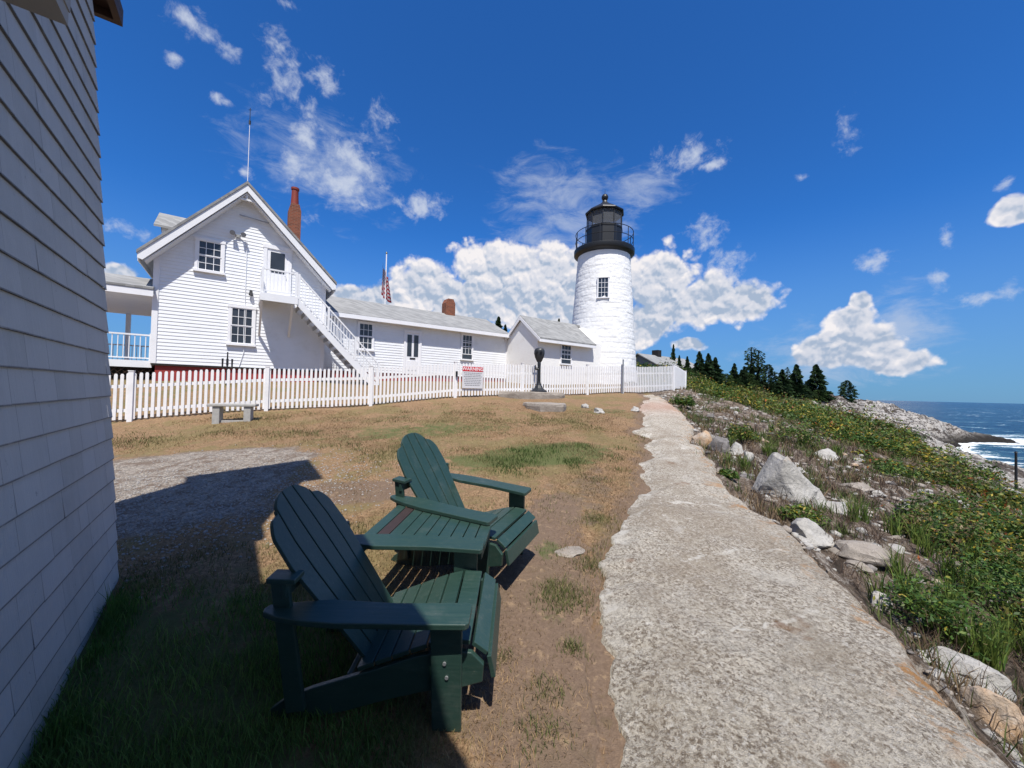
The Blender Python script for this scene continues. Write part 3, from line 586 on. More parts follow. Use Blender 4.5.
# roof: two slabs with rake overhang; fascia and soffit
def roof_slab(mb, AUx, zA, ue, ze, v0, v1, t): mb.prism([(AUx, v0, zA), (ue, v0, ze), (ue, v0, ze - t), (AUx, v0, zA - t)], (0, v1 - v0, 0))
zt = 8.93
mb = MB()
roof_slab(mb, AU, zt, -2.62, 5.84, 16.50, 26.9, .10); roof_slab(mb, AU, zt, 3.16, 5.88, 16.50, 26.9, .10); rfH = H.part('roof', mb, m_roof)
mb = MB(); sl2 = (zt - 5.86) / 2.89
for ue in (-2.60, 3.14):
    mb.prism([(AU, 16.53, zt - .105), (ue, 16.53, 5.86 - .105 + .02), (ue, 16.53, 5.60), (ue + (.12 if ue < 0 else -.12), 16.53, 5.56), (AU, 16.53, zt - .36)], (0, .05, 0))
    mb.prism([(AU, 16.58, zt - .108), (ue, 16.58, 5.755), (ue, 16.58, 5.70), (AU, 16.58, zt - .16)], (0, 10.2, 0))
    s_ = 1 if ue < 0 else -1
    mb.prism([(AU, 16.60, zt - .38), (ue + s_ * .16, 16.60, 5.58), (ue + s_ * .16, 16.60, 5.53), (AU, 16.60, zt - .43)], (0, .38, 0))
    mb.box((ue - .0, 16.6, 5.52), (ue + s_ * .03, 26.8, 5.75))
mb.box((AU - .30, 16.62, zt - .66), (AU + .30, 16.70, zt - .60)); mb.box((AU - .03, 16.62, zt - .66), (AU + .03, 16.68, zt - .3))
H.part('rake_board', mb, m_white)
for (a, b) in (((195.6, 236), (224, 275.6)), ((228.6, 303.7), (254.6, 346.9))):
    (ua, za), (ub, zb) = onwall(*a, 17), onwall(*b, 17); window_front(H, None, ua, ub, zb + .03, za - .03, hv0 - .018, 3, 2)
# balcony door
mb = MB(); mb.box((.70, 16.93, 4.96), (.82, 16.985, 6.93)); mb.box((1.50, 16.93, 4.96), (1.62, 16.985, 6.93)); mb.box((.68, 16.92, 6.83), (1.64, 16.985, 6.97)); mb.box((.82, 16.955, 4.96), (1.50, 16.98, 6.83))
dr = H.part('door', mb, m_trim); H.part('pane', MB().box((.93, 16.945, 5.95), (1.39, 16.953, 6.72)), m_glass, dr); H.part('handle', MB().tube([(1.44, 16.95, 5.85), (1.44, 16.90, 5.85), (1.40, 16.89, 5.85)], .015), m_galv, dr)
# dormer on the left roof slope
mb = MB(); d0, d1 = 18.9, 20.7; df = -2.35
mb.prism([(df, d0, 6.1), (df, d1, 6.1), (df, d1, 7.45), (df, (d0 + d1) / 2, 8.05), (df, d0, 7.45)], (1.9, 0, 0)); courses_front(mb, d0, 6.1, 7.4, lambda z: (df, -.3)); 
dm = H.part('dormer', mb, m_siding)
mb = MB(); dc = (d0 + d1) / 2
mb.prism([(df - .2, dc, 8.22), (df - .2, d0 - .2, 7.42), (df - .2, d0 - .2, 7.34), (df - .2, dc, 8.12)], (2.2, 0, 0)); mb.prism([(df - .2, dc, 8.22), (df - .2, d1 + .2, 7.42), (df - .2, d1 + .2, 7.34), (df - .2, dc, 8.12)], (2.2, 0, 0)); H.part('roof', mb, m_roof, dm)
# chimney with clay pot
mb = MB(); cu, cv = 1.98, 20.3; mb.box((cu - .25, cv - .25, 5.9), (cu + .25, cv + .25, 9.75)); mb.prism([(cu - .25, cv - .25, 9.75), (cu + .25, cv - .25, 9.75), (cu + .17, cv - .25, 10.05), (cu - .17, cv - .25, 10.05)], (0, .5, 0)); ch = H.part('chimney', mb, m_brick)
H.part('chimney_pot', MB().lathe([(.17, 10.05), (.145, 10.5), (.14, 10.75), (.17, 10.77), (.17, 10.86), (.12, 10.87), (.11, 10.5)], (cu, cv, 0), 16), m_pot, ch, smooth=True)
# balcony, outside stair
mb = MB(); pz = 4.93; vf = 15.9
mb.box((.62, vf, pz - .06), (1.74, 16.98, pz)); mb.box((.60, vf - .03, pz - .26), (1.76, vf + .02, pz + .005)); mb.box((.60, vf + .02, pz - .26), (.645, 16.98, pz - .065))
mb.bar((.66, vf + .08, pz - .26), (.66, 16.95, 3.55), .07, .07); mb.bar((1.60, vf + .08, pz - .26), (1.60, 16.95, 3.60), .07, .07)
bal = H.part('balcony', mb, m_white)
def railing(B, name, parent, pts, hgt=.86, step=.105, m=m_white):
    mb = MB()
    for a, b in zip(pts[:-1], pts[1:]):
        a, b = Vector(a), Vector(b); up = Vector((0, 0, 1))
        mb.bar(a + up * hgt, b + up * hgt, .055, .05); mb.bar(a + up * .10, b + up * .10, .04, .04)
        n = max(1, int((b - a).xy.length / step))
        for i in range(n + 1): p = a.lerp(b, i / n); mb.bar(p + up * .10, p + up * hgt, .022, .022, (1, 0, 0))
    for p in pts: p = Vector(p); mb.bar(p, p + Vector((0, 0, hgt + .06)), .075, .075, (1, 0, 0))
    return B.part(name, mb, m, parent)
railing(H, 'railing', bal, [(.66, 16.9, pz), (.66, vf + .04, pz), (1.70, vf + .04, pz)])
sb = (4.75, 1.78); mb = MB(); k = (pz - sb[1]) / (sb[0] - 1.70)
for vv in (vf, 16.86):
    mb.prism([(1.72, vv, pz + .02), (sb[0], vv, sb[1] + .02), (sb[0] - .30, vv, sb[1] - .02), (1.72, vv, pz - .27)], (0, .05, 0))
n = 15
for i in range(1, n):
    f = i / n; u = 1.72 + (sb[0] - 1.72) * f; z = pz + (sb[1] - pz) * f; mb.box((u - .13, vf + .05, z - .05), (u + .11, 16.86, z - .012))
stair = H.part('stair', mb, m_white)
mb = MB()
for i in range(1, n):
    f = i / n; u = 1.72 + (sb[0] - 1.72) * f; z = pz + (sb[1] - pz) * f; mb.box((u - .125, vf + .06, z - .20), (u - .105, 16.85, z - .052))
H.part('risers', mb, m_grey, stair)
railing(H, 'railing', stair, [(1.78, vf + .03, pz - .05), (2.8, vf + .03, pz - .05 - 1.02 * k), (3.8, vf + .03, pz - .05 - 2.02 * k), (4.72, vf + .03, sb[1] + .05)])
railing(H, 'railing', stair, [(2.85, 16.90, pz - .05 - 1.07 * k), (3.8, 16.90, pz - .05 - 2.02 * k), (4.72, 16.90, sb[1] + .05)])
# fittings on the gable
def fit(px, py, v=16.95): u, z = onwall(px, py, v); return u, z
u, z = fit(238, 236); mb = MB(); mb.box((u - .06, 16.93, z - .05), (u + .06, 16.985, z + .05))
for s_ in (-1, 1): mb.tube([(u + s_ * .04, 16.95, z), (u + s_ * .14, 16.86, z + .08)], .02, 6); mb.tube([(u + s_ * .14, 16.88, z + .09), (u + s_ * .16, 16.74, z + .02)], [.05, .085], 10)
H.part('floodlight', mb, m_grey)
u, z = fit(251, 292); H.part('wall_lamp', MB().box((u - .03, 16.94, z - .02), (u + .03, 16.985, z + .02)).tube([(u, 16.92, z + .06), (u, 16.9, z - .13)], [.04, .07], 10), m_black)
u, z = fit(253, 215); H.part('service_mast', MB().bar((u, 16.9, z + .55), (u, 16.9, z - .1), .03, .03).bar((u - .4, 16.9, z - .12), (u + .5, 16.9, z - .18), .03, .03), m_grey)
mb = MB(); uu = fit(245, 300)[0]; mb.tube([(uu, 16.965, 6.9), (uu, 16.965, 3.6), (uu + .02, 16.965, 2.9), (uu - .1, 16.965, 2.4)], .012, 6); H.part('conduit', mb, m_siding)
# side porch
mb = MB(); pu0, pu1, pv0, pv1 = -6.6, hu0 - .03, 17.1, 22.5
mb.prism([(pu0 - .3, pv0 - .3, 4.62), (pu1, pv0 - .3, 4.62), (pu1, pv0 - .3, 4.72), (pu0 - .3, pv0 - .3, 4.72)], (0, pv1 - pv0, 0)); mb.prism([(pu0 - .35, pv0 - .35, 4.70), (pu1, pv0 - .35, 4.70), (pu1, pv0 + 1.6, 5.35), (pu0 - .35, pv0 + 1.6, 5.35)], (0, 0, .07)) 
pr = H.part('porch_roof', mb, m_roof)
H.part('fascia', MB().box((pu0 - .33, pv0 - .33, 4.48), (pu1, pv0 - .29, 4.69)).box((pu0 - .3, pv0 - .28, 4.56), (pu1, pv1, 4.60)), m_trim, pr)
mb = MB(); mb.box((pu0, pv0, 2.28), (pu1, pv1, 2.40)); mb.box((pu0, pv0 - .02, 2.20), (pu1, pv0, 2.42)); pf = H.part('porch_floor', mb, m_white)
railing(H, 'railing', pf, [(pu1 - .05, pv0 + .05, 2.4), (-3.7, pv0 + .05, 2.4), (-5.1, pv0 + .05, 2.4), (pu0, pv0 + .05, 2.4)], .85, .12)
for u_, v_ in ((-3.7, pv0 + .05), (-5.1, pv0 + .05), (-2.6, pv1 - .1), (-3.7, pv1 - .1), (-4.7, pv1 - .1), (-5.7, pv1 - .1)):
    H.part('porch_post', MB().box((u_ - .07, v_ - .07, 2.4), (u_ + .07, v_ + .07, 4.56)), m_trim, pf)
railing(H, 'railing', pf, [(pu1 - .05, pv1 - .1, 2.4), (-4.4, pv1 - .1, 2.4), (pu0, pv1 - .1, 2.4)], .85, .14)
mb = MB()
for i in range(26): 
    a = pu0 + i * .17; mb.bar((a, pv0 + .04, 1.35), (min(a + .85, pu1), pv0 + .04, 1.35 + min(.85, pu1 - a)), .012, .03, (0, 1, 0)); mb.bar((a, pv0 + .055, 2.2), (min(a + .85, pu1), pv0 + .055, 2.2 - min(.85, pu1 - a)), .012, .03, (0, 1, 0))
H.part('lattice', mb, m_brown, pf); H.part('under_porch', MB().box((pu0 + .1, pv0 + .3, 1.2), (pu1 - .1, pv1 - .2, 2.27)), m_dark, pf)
# people-free dark chair on the porch is too small to tell; antenna on the ridge
am = MB(); a0 = Vector(Wd(AU, 16.9, zt)); am = MB(); am.tube([(0, 0, -.1), (0, 0, 2.25)], [.012, .009], 8); A_ = empty('ridge_antenna', a0, 'thin white mast with black tip on the peak of the tall house', 'antenna')
am.build('mast', m_trim, A_); MB().tube([(0, 0, 2.25), (0, 0, 2.38), (0, 0, 2.40), (0, 0, 2.85)], [.035, .035, .012, .01], 8).tube([(-.06, 0, 2.78), (.06, 0, 2.78)], .008, 6).build('tip', m_black, A_)

# ---- long low wing
Wg = Bld('low_wing', 7, 17.7, 1.6, 'long single-storey white clapboard wing with grey roof between tall house and tower', 'building')
mb = MB(); wu0, wu1, wv0, wv1 = 2.86, 12.265, 17.7, 22.3; wz0, wz1, rz_ = 2.42, 4.80, 6.0
mb.prism([(wu0, wv0, wz0), (wu0, wv1, wz0), (wu0, wv1, wz1), (wu0, (wv0 + wv1) / 2, rz_ - .08), (wu0, wv0, wz1)], (wu1 - wu0, 0, 0)); courses_front(mb, wv0, wz0, wz1 - .02, lambda z: (wu0, wu1)); Wg.part('wall', mb, m_siding)
Wg.part('foundation', MB().box((wu0, wv0 + .05, 1.2), (wu1, wv1 - .1, wz0 - .003)), m_redf)
mb = MB(); wr = 20.0
for ve in (17.35, 22.65): mb.prism([(wu0 - .05, wr, 6.06), (wu0 - .05, ve, 4.86), (wu0 - .05, ve, 4.78), (wu0 - .05, wr, 5.98)], (wu1 + .1 - wu0, 0, 0))
Wg.part('roof', mb, m_roof)
mb = MB(); mb.box((wu0, 17.30, 4.66), (wu1 + .03, 17.35, 4.83)); mb.box((wu0, 17.35, 4.68), (wu1, 17.72, 4.70)); mb.box((wu1 - .06, 17.66, wz0), (wu1 + .0, 17.70, 4.66)); Wg.part('fascia', mb, m_trim)
for a, b, op in (((357.5, 321), (373.5, 351), 0), ((461, 333), (472.5, 360.5), .24)):
    (ua, za), (ub, zb) = onwall(*a, 17.7), onwall(*b, 17.7); window_front(Wg, None, ua, ub, zb, za, wv0 - .018, 3 if not op else 3, 2, op, trim=.07)
mb = MB(); mb.box((6.38, 17.64, 2.42), (6.47, 17.69, 4.46)); mb.box((7.16, 17.64, 2.42), (7.25, 17.69, 4.46)); mb.box((6.36, 17.63, 4.38), (7.27, 17.69, 4.50)); mb.box((6.47, 17.66, 2.42), (7.16, 17.685, 4.38)); mb.box((6.55, 17.645, 2.60), (7.08, 17.66, 3.05))
dr = Wg.part('door', mb, m_trim); Wg.part('pane', MB().box((6.54, 17.652, 3.25), (6.76, 17.658, 4.28)).box((6.87, 17.652, 3.25), (7.09, 17.658, 4.28)), m_glass, dr); Wg.part('letter_slot', MB().box((6.68, 17.64, 3.12), (6.95, 17.652, 3.19)), m_black, dr)
mb = MB(); mb.box((9.48, 19.7, 5.7), (10.05, 20.25, 6.62)); mb.prism([(9.48, 19.7, 6.62), (10.05, 19.7, 6.62), (9.93, 19.7, 6.86), (9.60, 19.7, 6.86)], (0, .55, 0)); Wg.part('chimney', mb, m_brick)

# ---- small brick oil house
Ol = Bld('oil_house', 14, 15, 1.9, 'small whitewashed brick house with grey gable roof joined to the tower', 'building')
ou0, ou1, ov0, ov1, orv = 12.27, 17.2, 14.95, 17.68, 16.32; oz1 = 4.40; orz = 5.72
mb = MB(); mb.prism([(ou0, ov0, 1.6), (ou0, ov1, 1.6), (ou0, ov1, oz1 + .15), (ou0, orv, orz - .14), (ou0, ov0, oz1 + .15)], (ou1 - ou0, 0, 0)); Ol.part('wall', mb, m_wbrick)
mb = MB()
for ve in (14.62, 18.0): mb.prism([(12.15, orv, orz + .04), (12.15, ve, 4.42), (12.15, ve, 4.34), (12.15, orv, orz - .05)], (5.05 if ve > 16 else 4.05, 0, 0))
Ol.part('roof', mb, m_roof)
mb = MB()
mb.prism([(12.13, orv, orz - .01), (12.13, 14.62, 4.38), (12.13, 14.62, 4.20), (12.13, orv, orz - .20)], (.05, 0, 0)); mb.prism([(12.13, orv, orz - .01), (12.13, 18.0, 4.38), (12.13, 18.0, 4.20), (12.13, orv, orz - .20)], (.05, 0, 0))
mb.box((12.18, 14.60, 4.20), (16.18, 14.64, 4.335)); mb.prism([(12.18, 14.66, 4.33), (12.18, ov0, 4.33), (12.18, ov0, 4.30), (12.18, 14.66, 4.25)], (4.0, 0, 0)); Ol.part('fascia', mb, m_grey if False else m_trim)
(ua, za), (ub, zb) = onwall(560.5, 343, 14.95), onwall(571, 365, 14.95); window_front(Ol, None, ua, ub, zb, min(za, 4.28), ov0 - .004, 3, 2, .22, trim=.05)

# ---- lighthouse
LX, LY = 5.57, 24.0; LB = 2.0
L_ = empty('lighthouse_tower', (LX, LY, LB), 'tall round white stone lighthouse with black lantern and railed gallery', 'lighthouse')
def tower_mesh():
    nz, na = 230, 300; z0, z1 = 1.2 - LB, 10.20 - LB; zz = np.linspace(z0, z1, nz); aa = np.linspace(0, 2 * math.pi, na, endpoint=False)
    AAA, ZZ = np.meshgrid(aa, zz); rr = 2.14 + (1.60 - 2.14) * ((ZZ - .2) / (z1 - .2))
    edges = [z0]; 
    while edges[-1] < z1: edges.append(edges[-1] + rng.uniform(.13, .34))
    edges = np.array(edges); row = np.searchsorted(edges, ZZ + (fbm(AAA * 3, ZZ * 2, 3, 3) - .5) * .10, side='right') - 1
    row = np.clip(row, 0, len(edges) - 2); fz = (ZZ - edges[row]) / (edges[row + 1] - edges[row])
    off = rng.random(len(edges)); wid = rng.uniform(.33, .75, len(edges)); nst = np.maximum(8, (2 * math.pi * 1.8 / wid)).astype(int)
    c = (AAA / (2 * math.pi) + off[row]) % 1 * nst[row] + (fbm(AAA * 6, row * 3.0, 2, 6) - .5) * .5; ci = np.floor(c); fc = c - ci
    ex = np.minimum(fc, 1 - fc) * wid[row]; ez = np.minimum(fz, 1 - fz) * .27; e = np.minimum(ex, np.clip(ez, 0, 1)); mo = 1 - sst(e, .005, .05)
    hsh = _tab[(ci.astype(int) * 37 + row * 91) & 511]
    top = 1 - sst(ZZ, z1 - .5, z1 - .1)
    d = ((hsh - .5) * .014 - mo * .010 * (fbm(AAA * 5, ZZ * 1.5, 3, 12) > .42) + (fbm(AAA * 7, ZZ * 5.5, 5, 2, .6) - .5) * .034)
    rr = rr + d * (.35 + .65 * top); x = rr * np.cos(AAA); y = rr * np.sin(AAA)
    i = np.arange(nz - 1)[:, None] * na; j = np.arange(na)[None]; j2 = (j + 1) % na
    o = npmesh('tower_wall', np.stack([x, y, ZZ], -1).reshape(-1, 3), np.stack([i + j, i + j2, i + na + j2, i + na + j], -1).reshape(-1, 4), m_tower, attrs=dict(mortar=mo.ravel()), smooth=True); o.parent = L_
    return o
tw = tower_mesh()
def lz(z): return z - LB
MB().lathe([(1.60, lz(10.18)), (1.70, lz(10.24)), (1.82, lz(10.30)), (1.85, lz(10.34)), (1.85, lz(10.60)), (1.80, lz(10.64)), (1.05, lz(10.645))], n=64).build('gallery', m_black, L_, smooth=True)
mb = MB(); nb = 12
for hh in (.52, 1.02): mb.tube([(1.76 * math.cos(t), 1.76 * math.sin(t), lz(10.64) + hh) for t in np.linspace(0, 2 * math.pi, 49)], .022, 6, False)
for i in range(nb): t = 2 * math.pi * (i + .3) / nb; mb.tube([(1.76 * math.cos(t), 1.76 * math.sin(t), lz(10.62)), (1.76 * math.cos(t), 1.76 * math.sin(t), lz(11.67))], .024, 6)
mb.build('gallery_railing', m_black, L_)
ln = MB().lathe([(1.12, lz(10.64)), (1.12, lz(11.85)), (1.15, lz(11.87)), (1.15, lz(11.95)), (1.0, lz(11.96))], n=10).build('lantern_base', m_black, L_)
for i in range(10):
    t = 2 * math.pi * i / 10; MB().tube([(1.09 * math.cos(t), 1.09 * math.sin(t), lz(11.95)), (1.09 * math.cos(t), 1.09 * math.sin(t), lz(12.97))], .028, 6).build('lantern_mullion', m_black, L_)
MB().lathe([(1.06, lz(12.02)), (1.06, lz(12.95))], n=10).build('lantern_glass', m_lglass, L_)
mb = MB().lathe([(.12, lz(11.9)), (.34, lz(12.0)), (.40, lz(12.2)), (.42, lz(12.45)), (.38, lz(12.65)), (.2, lz(12.8)), (.05, lz(12.85))], n=24); mb.build('lens', m_glass, L_, smooth=True)
MB().lathe([(1.19, lz(12.90)), (1.22, lz(12.96)), (1.20, lz(13.02)), (.85, lz(13.25)), (.42, lz(13.52)), (.17, lz(13.72)), (.14, lz(13.82)), (.10, lz(13.86))], n=10).build('lantern_roof', m_black, L_)
MB().lathe([(.09, lz(13.84)), (.16, lz(13.88)), (.21, lz(14.0)), (.21, lz(14.08)), (.15, lz(14.2)), (.06, lz(14.24)), (.012, lz(14.26)), (.010, lz(14.55))], n=16).build('vent_ball', m_black, L_, smooth=True)
# small tower window facing the viewer
d = Vector((603.2 - 512, 0, 0)); dirv = Vector((-LX, -LY, 0)).normalized(); side = Vector((-dirv.y, dirv.x, 0))
wz0_, wz1_ = at(603, 297.5, 22.3).z, at(603, 278, 22.3).z; rw = 2.14 - .54 * ((wz0_ + wz1_) / 2 - 2.2) / 8.1
def TV(s, d_, z): return tuple(side * s + dirv * (rw + d_) + Vector((0, 0, z - LB)))
def tbox(mb, s0, s1, d0, d1, z0, z1):
    p = [TV(s, q, z) for z in (z0, z1) for (s, q) in ((s0, d0), (s1, d0), (s1, d1), (s0, d1))]; mb.add(p, [(0,3,2,1),(4,5,6,7),(0,1,5,4),(1,2,6,5),(2,3,7,6),(3,0,4,7)])
mb = MB(); hw = .34
for a in (-hw, hw - .07): tbox(mb, a, a + .07, -.2, .075, wz0_, wz1_)
tbox(mb, -hw - .02, hw + .02, -.2, .09, wz1_, wz1_ + .06); tbox(mb, -hw - .03, hw + .03, -.2, .11, wz0_ - .06, wz0_)
for i in (1, 2): s_ = -hw + .07 + (2 * hw - .14) * i / 3; tbox(mb, s_ - .010, s_ + .010, -.2, .052, wz0_, wz1_)
for i in range(1, 4): z = wz0_ + (wz1_ - wz0_) * i / 4; tbox(mb, -hw, hw, -.2, .05 if i != 2 else .06, z - .010, z + .010)
wn_o = mb.build('window', m_trim, L_); mb = MB(); tbox(mb, -hw + .06, hw - .06, -.2, .035, wz0_, wz1_); mb.build('pane', m_glass, wn_o)

# ---- far grey-roofed house behind the tower
fp = at(662, 372, 46); FH = empty('far_house', (fp.x, fp.y, fp.z - 2.0), 'low grey-roofed house half hidden behind the right end of the fence', 'house', rz=TH)
MB().prism([(-4.5, -2, 0), (4.5, -2, 0), (4.5, -2, 2.6), (-4.5, -2, 2.6)], (0, 4, 0)).prism([(-4.5, -2, 2.6), (-4.5, 2, 2.6), (-4.5, 0, 3.7)], (9, 0, 0)).build('wall', plain('weathered_grey_wall', (.20, .20, .21), .8, .2), FH)
MB().prism([(-4.8, 0, 3.9), (-4.8, -2.5, 2.55), (-4.8, -2.5, 2.45), (-4.8, 0, 3.78)], (9.6, 0, 0)).prism([(-4.8, 0, 3.9), (-4.8, 2.5, 2.55), (-4.8, 2.5, 2.45), (-4.8, 0, 3.78)], (9.6, 0, 0)).build('roof', m_roof, FH)
for a in (-3.2, -1.0, 1.6): MB().box((a, -2.04, 1.2), (a + 1.0, -2.0, 2.2)).build('window', m_glass, FH)
MB().box((-1.5, -.4, 3.5), (-.8, .4, 4.5)).build('chimney', m_dark, FH)

# ---- near bell house (left): battered tower, shingled, with eaves
BH = Bld('bell_house', -1.2, 2.0, 0, 'white shingled building with overhanging eaves rising at the left, its wall in shade', 'building')
wu = -.62; vfar = 3.90; bat = .052            # batter per metre
def shingles(mb, z0, z1, v0, vend, ubase, rnds):
    z = z0; rr_ = np.random.default_rng(5)
    while z < z1:
        h = .146; v = v0
        ve = vend - bat * (z - z0) * 1.0
        uo = ubase - bat * (z - z0); ut = uo - bat * h
        while v < ve:
            wv = rr_.uniform(.13, .42); v2 = min(v + wv, ve); t_ = .014 + rr_.uniform(-.0009, .0009); g_ = -.0006 if rr_.random() < .8 else .0007
            zb = z - rr_.uniform(0, .003)
            n = len(mb.V)
            mb.add([(uo + t_, v + g_, zb), (uo + t_, v2 - g_, zb), (ut + .003, v2 - g_, z + h + .004), (ut + .003, v + g_, z + h + .004), (uo - .004, v + g_, zb), (uo - .004, v2 - g_, zb)], [(0, 1, 2, 3), (0, 4, 5, 1)])
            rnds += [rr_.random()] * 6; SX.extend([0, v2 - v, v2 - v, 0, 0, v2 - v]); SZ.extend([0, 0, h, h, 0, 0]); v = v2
        z += h
SX = []; SZ = []; mb = MB(); rn = []; shingles(mb, -.15, 4.5, -3.0, vfar, wu, rn)
n0 = len(mb.V)
def corner(z, du=0, dv=0): return (wu - bat * z + du, vfar - bat * z + dv, z)
b0 = [(wu - .004, -3, -.4), (wu - .004, vfar - .006, -.4), (wu - 2.6, vfar - .006, -.4), (wu - 2.6, -3, -.4)]; b1 = [(wu - bat * 4.6 - .004, -3, 4.6), (wu - bat * 4.6 - .004, vfar - bat * 4.6 - .006, 4.6), (wu - 2.5, vfar - bat * 4.6 - .006, 4.6), (wu - 2.5, -3, 4.6)]
mb.add(b0 + b1, [(0,1,2,3),(7,6,5,4),(0,4,5,1),(1,5,6,2),(2,6,7,3),(3,7,4,0)]); rn += [.5] * 8; SX += [1] * 8; SZ += [.07] * 8; mb.rnd = rn
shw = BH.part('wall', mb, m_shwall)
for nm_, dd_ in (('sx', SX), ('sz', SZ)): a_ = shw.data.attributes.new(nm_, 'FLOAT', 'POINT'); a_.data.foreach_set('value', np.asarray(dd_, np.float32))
cz = 4.28; cu_, cvv = wu - bat * cz, vfar - bat * cz
mb = MB(); mb.box((cu_ - 1.9, cvv - 1.5, cz + .06), (cu_ + .10, cvv + .24, cz + .12)); skirt = BH.part('skirt_roof', mb, m_brown)
BH.part('fascia', MB().box((cu_ - 1.9, cvv + .20, cz), (cu_ + .10, cvv + .24, cz + .058)).box((cu_ + .06, cvv - 1.5, cz), (cu_ + .10, cvv + .198, cz + .058)), m_brown, skirt)
mb = MB()
for i in range(3): mb.box((cu_ - .10 - .2 * i, cvv + .01, cz + .0), (cu_ - .05 - .2 * i, cvv + .19, cz + .055))
BH.part('rafter_tail', mb, m_trim, skirt)
# belfry: shaft above the skirt, tapering to a small hipped cap
mb = MB(); q0 = [(cu_ - 1.75, cvv - 1.5, cz + .12), (cu_ - .02, cvv - 1.5, cz + .12), (cu_ - .02, cvv - .02, cz + .12), (cu_ - 1.75, cvv - .02, cz + .12)]; q1 = [(cu_ - 1.05, 2.75, 6.75), (-.75, 2.75, 6.75), (-.75, 3.55, 6.75), (cu_ - 1.05, 3.55, 6.75)]
mb.add(q0 + q1, [(0,3,2,1),(4,5,6,7),(0,1,5,4),(1,2,6,5),(2,3,7,6),(3,0,4,7)]); BH.part('belfry', mb, m_siding)
mb = MB(); q0 = [(-2.05, 2.55, 6.75), (-.58, 2.55, 6.75), (-.58, 3.72, 6.75), (-2.05, 3.72, 6.75)]; mb.add(q0 + [(-1.6, 3.1, 7.1), (-.9, 3.1, 7.1)], [(0,3,2,1), (0,1,5,4), (1,2,5), (2,3,4,5), (3,0,4)]); BH.part('belfry_roof', mb, m_roof)
# main eave above the viewer's left shoulder and its lower soffit return
EVZ = 3.55; mb = MB(); mb.box((wu - .3, -5.0, EVZ), (-.04, 1.58, EVZ + .10)); mb.prism([(-.04, -5.0, EVZ + .10), (wu - .3, -5, EVZ + .10), (-2.6, -5, EVZ + 1.1)], (0, 6.58, 0)); BH.part('main_roof', mb, m_roof)
rc = ray(68, 26); tz = 1.28 / rc.z; cpt = rc * tz; uu = cpt.x * CU_ + cpt.y * SU_; vv = -cpt.x * SU_ + cpt.y * CU_
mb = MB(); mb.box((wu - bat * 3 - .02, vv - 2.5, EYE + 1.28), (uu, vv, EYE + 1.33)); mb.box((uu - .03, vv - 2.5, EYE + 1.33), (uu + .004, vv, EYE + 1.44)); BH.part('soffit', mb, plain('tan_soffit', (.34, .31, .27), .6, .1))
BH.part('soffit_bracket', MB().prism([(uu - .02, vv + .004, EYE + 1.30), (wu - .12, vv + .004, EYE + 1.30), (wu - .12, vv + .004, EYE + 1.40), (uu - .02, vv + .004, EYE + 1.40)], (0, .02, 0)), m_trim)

# ================================================================== FENCES
def fence(name, label, P0, P1, cuts, h0, h1, endpost=(True, True), pitch=.108, pole=False):
    """white picket fence; each bay's pickets and rails are one panel, every post a part"""
    P0, P1 = Vector(P0), Vector(P1); mid = P0.lerp(P1, .5); zc = zg(mid.x, mid.y); rt = empty(name, (mid.x, mid.y, zc), label, 'fence', 'white picket fences')
    O = Vector((mid.x, mid.y, zc)); d = (P1 - P0); L = d.length; d.normalize(); nrm = Vector((d.y, -d.x))   # towards the viewer
    if isinstance(cuts, int): cuts = [i / cuts for i in range(cuts + 1)]
    nbays = len(cuts) - 1
    for b in range(nbays):
        mb = MB(); a, e = cuts[b], cuts[b + 1]
        def pt(f, up, off=0.0):
            p = P0.lerp(P1, f) + nrm * off; return Vector((p.x, p.y, zg(p.x, p.y) + up)) - O
        for hh in (.24, .80): mb.bar(pt(a, hh, -.03), pt(e, hh, -.03), .035, .075)
        n = int(L * (e - a) / pitch)
        for i in range(n):
            f = a + (e - a) * (i + .5) / n; hgt = h0 + (h1 - h0) * f + rng.uniform(-.008, .008); w_ = .030; p = pt(f, .035 + rng.uniform(0, .015)); q = Vector((d.x, d.y, 0)) * w_; ln_ = Vector((d.x, d.y, 0)) * rng.uniform(-.006, .006); top = Vector((p.x, p.y, pt(f, hgt).z)) + ln_
            poly = [p - q, p + q, top + q - Vector((0, 0, .035)), top + q * .55, top - q * .55, top - q - Vector((0, 0, .035))]
            mb.prism(poly, Vector((nrm.x, nrm.y, 0)) * .018)
        mb.build('picket_panel', m_fence, rt)
    for b in range(nbays + 1):
        if (b == 0 and not endpost[0]) or (b == nbays and not endpost[1]): continue
        p = P0.lerp(P1, cuts[b]); hgt = h0 + (h1 - h0) * cuts[b] + .04; z = zg(p.x, p.y) - zc; x, y = p.x - O.x, p.y - O.y; T = Matrix.Translation((x, y, z)) @ Matrix.Rotation(math.atan2(d.y, d.x), 4, 'Z')
        mb = MB(); mb.box((-.045, -.06, -.25), (.045, .03, hgt), T); mb.box((-.052, -.068, hgt + .002), (.052, .038, hgt + .022), T); mb.build('post', m_fence, rt)
    return rt
def fpt(px, py, Y): p = at(px, py, Y); return (p.x, p.y)
FA = (-14.6, 5.9); FBp = fpt(622, 391, 15.9); FC = fpt(673, 391, 17.9); FD = fpt(685, 391, 20.2)
def fcut(px):
    d_ = Vector(FBp) - Vector(FA); r_x = ray(px, 385); den = r_x.x * d_.y - r_x.y * d_.x; t = (FA[0] * d_.y - FA[1] * d_.x) / den; return (Vector((r_x.x * t, r_x.y * t)) - Vector(FA)).length / d_.length
fence('picket_fence', 'long white picket fence running from the shaded wall past the houses to the tower foot', FA, FBp, [0, .07] + [fcut(q) for q in (131.5, 267, 371, 455, 522, 587)] + [1.0], 1.10, 1.12)
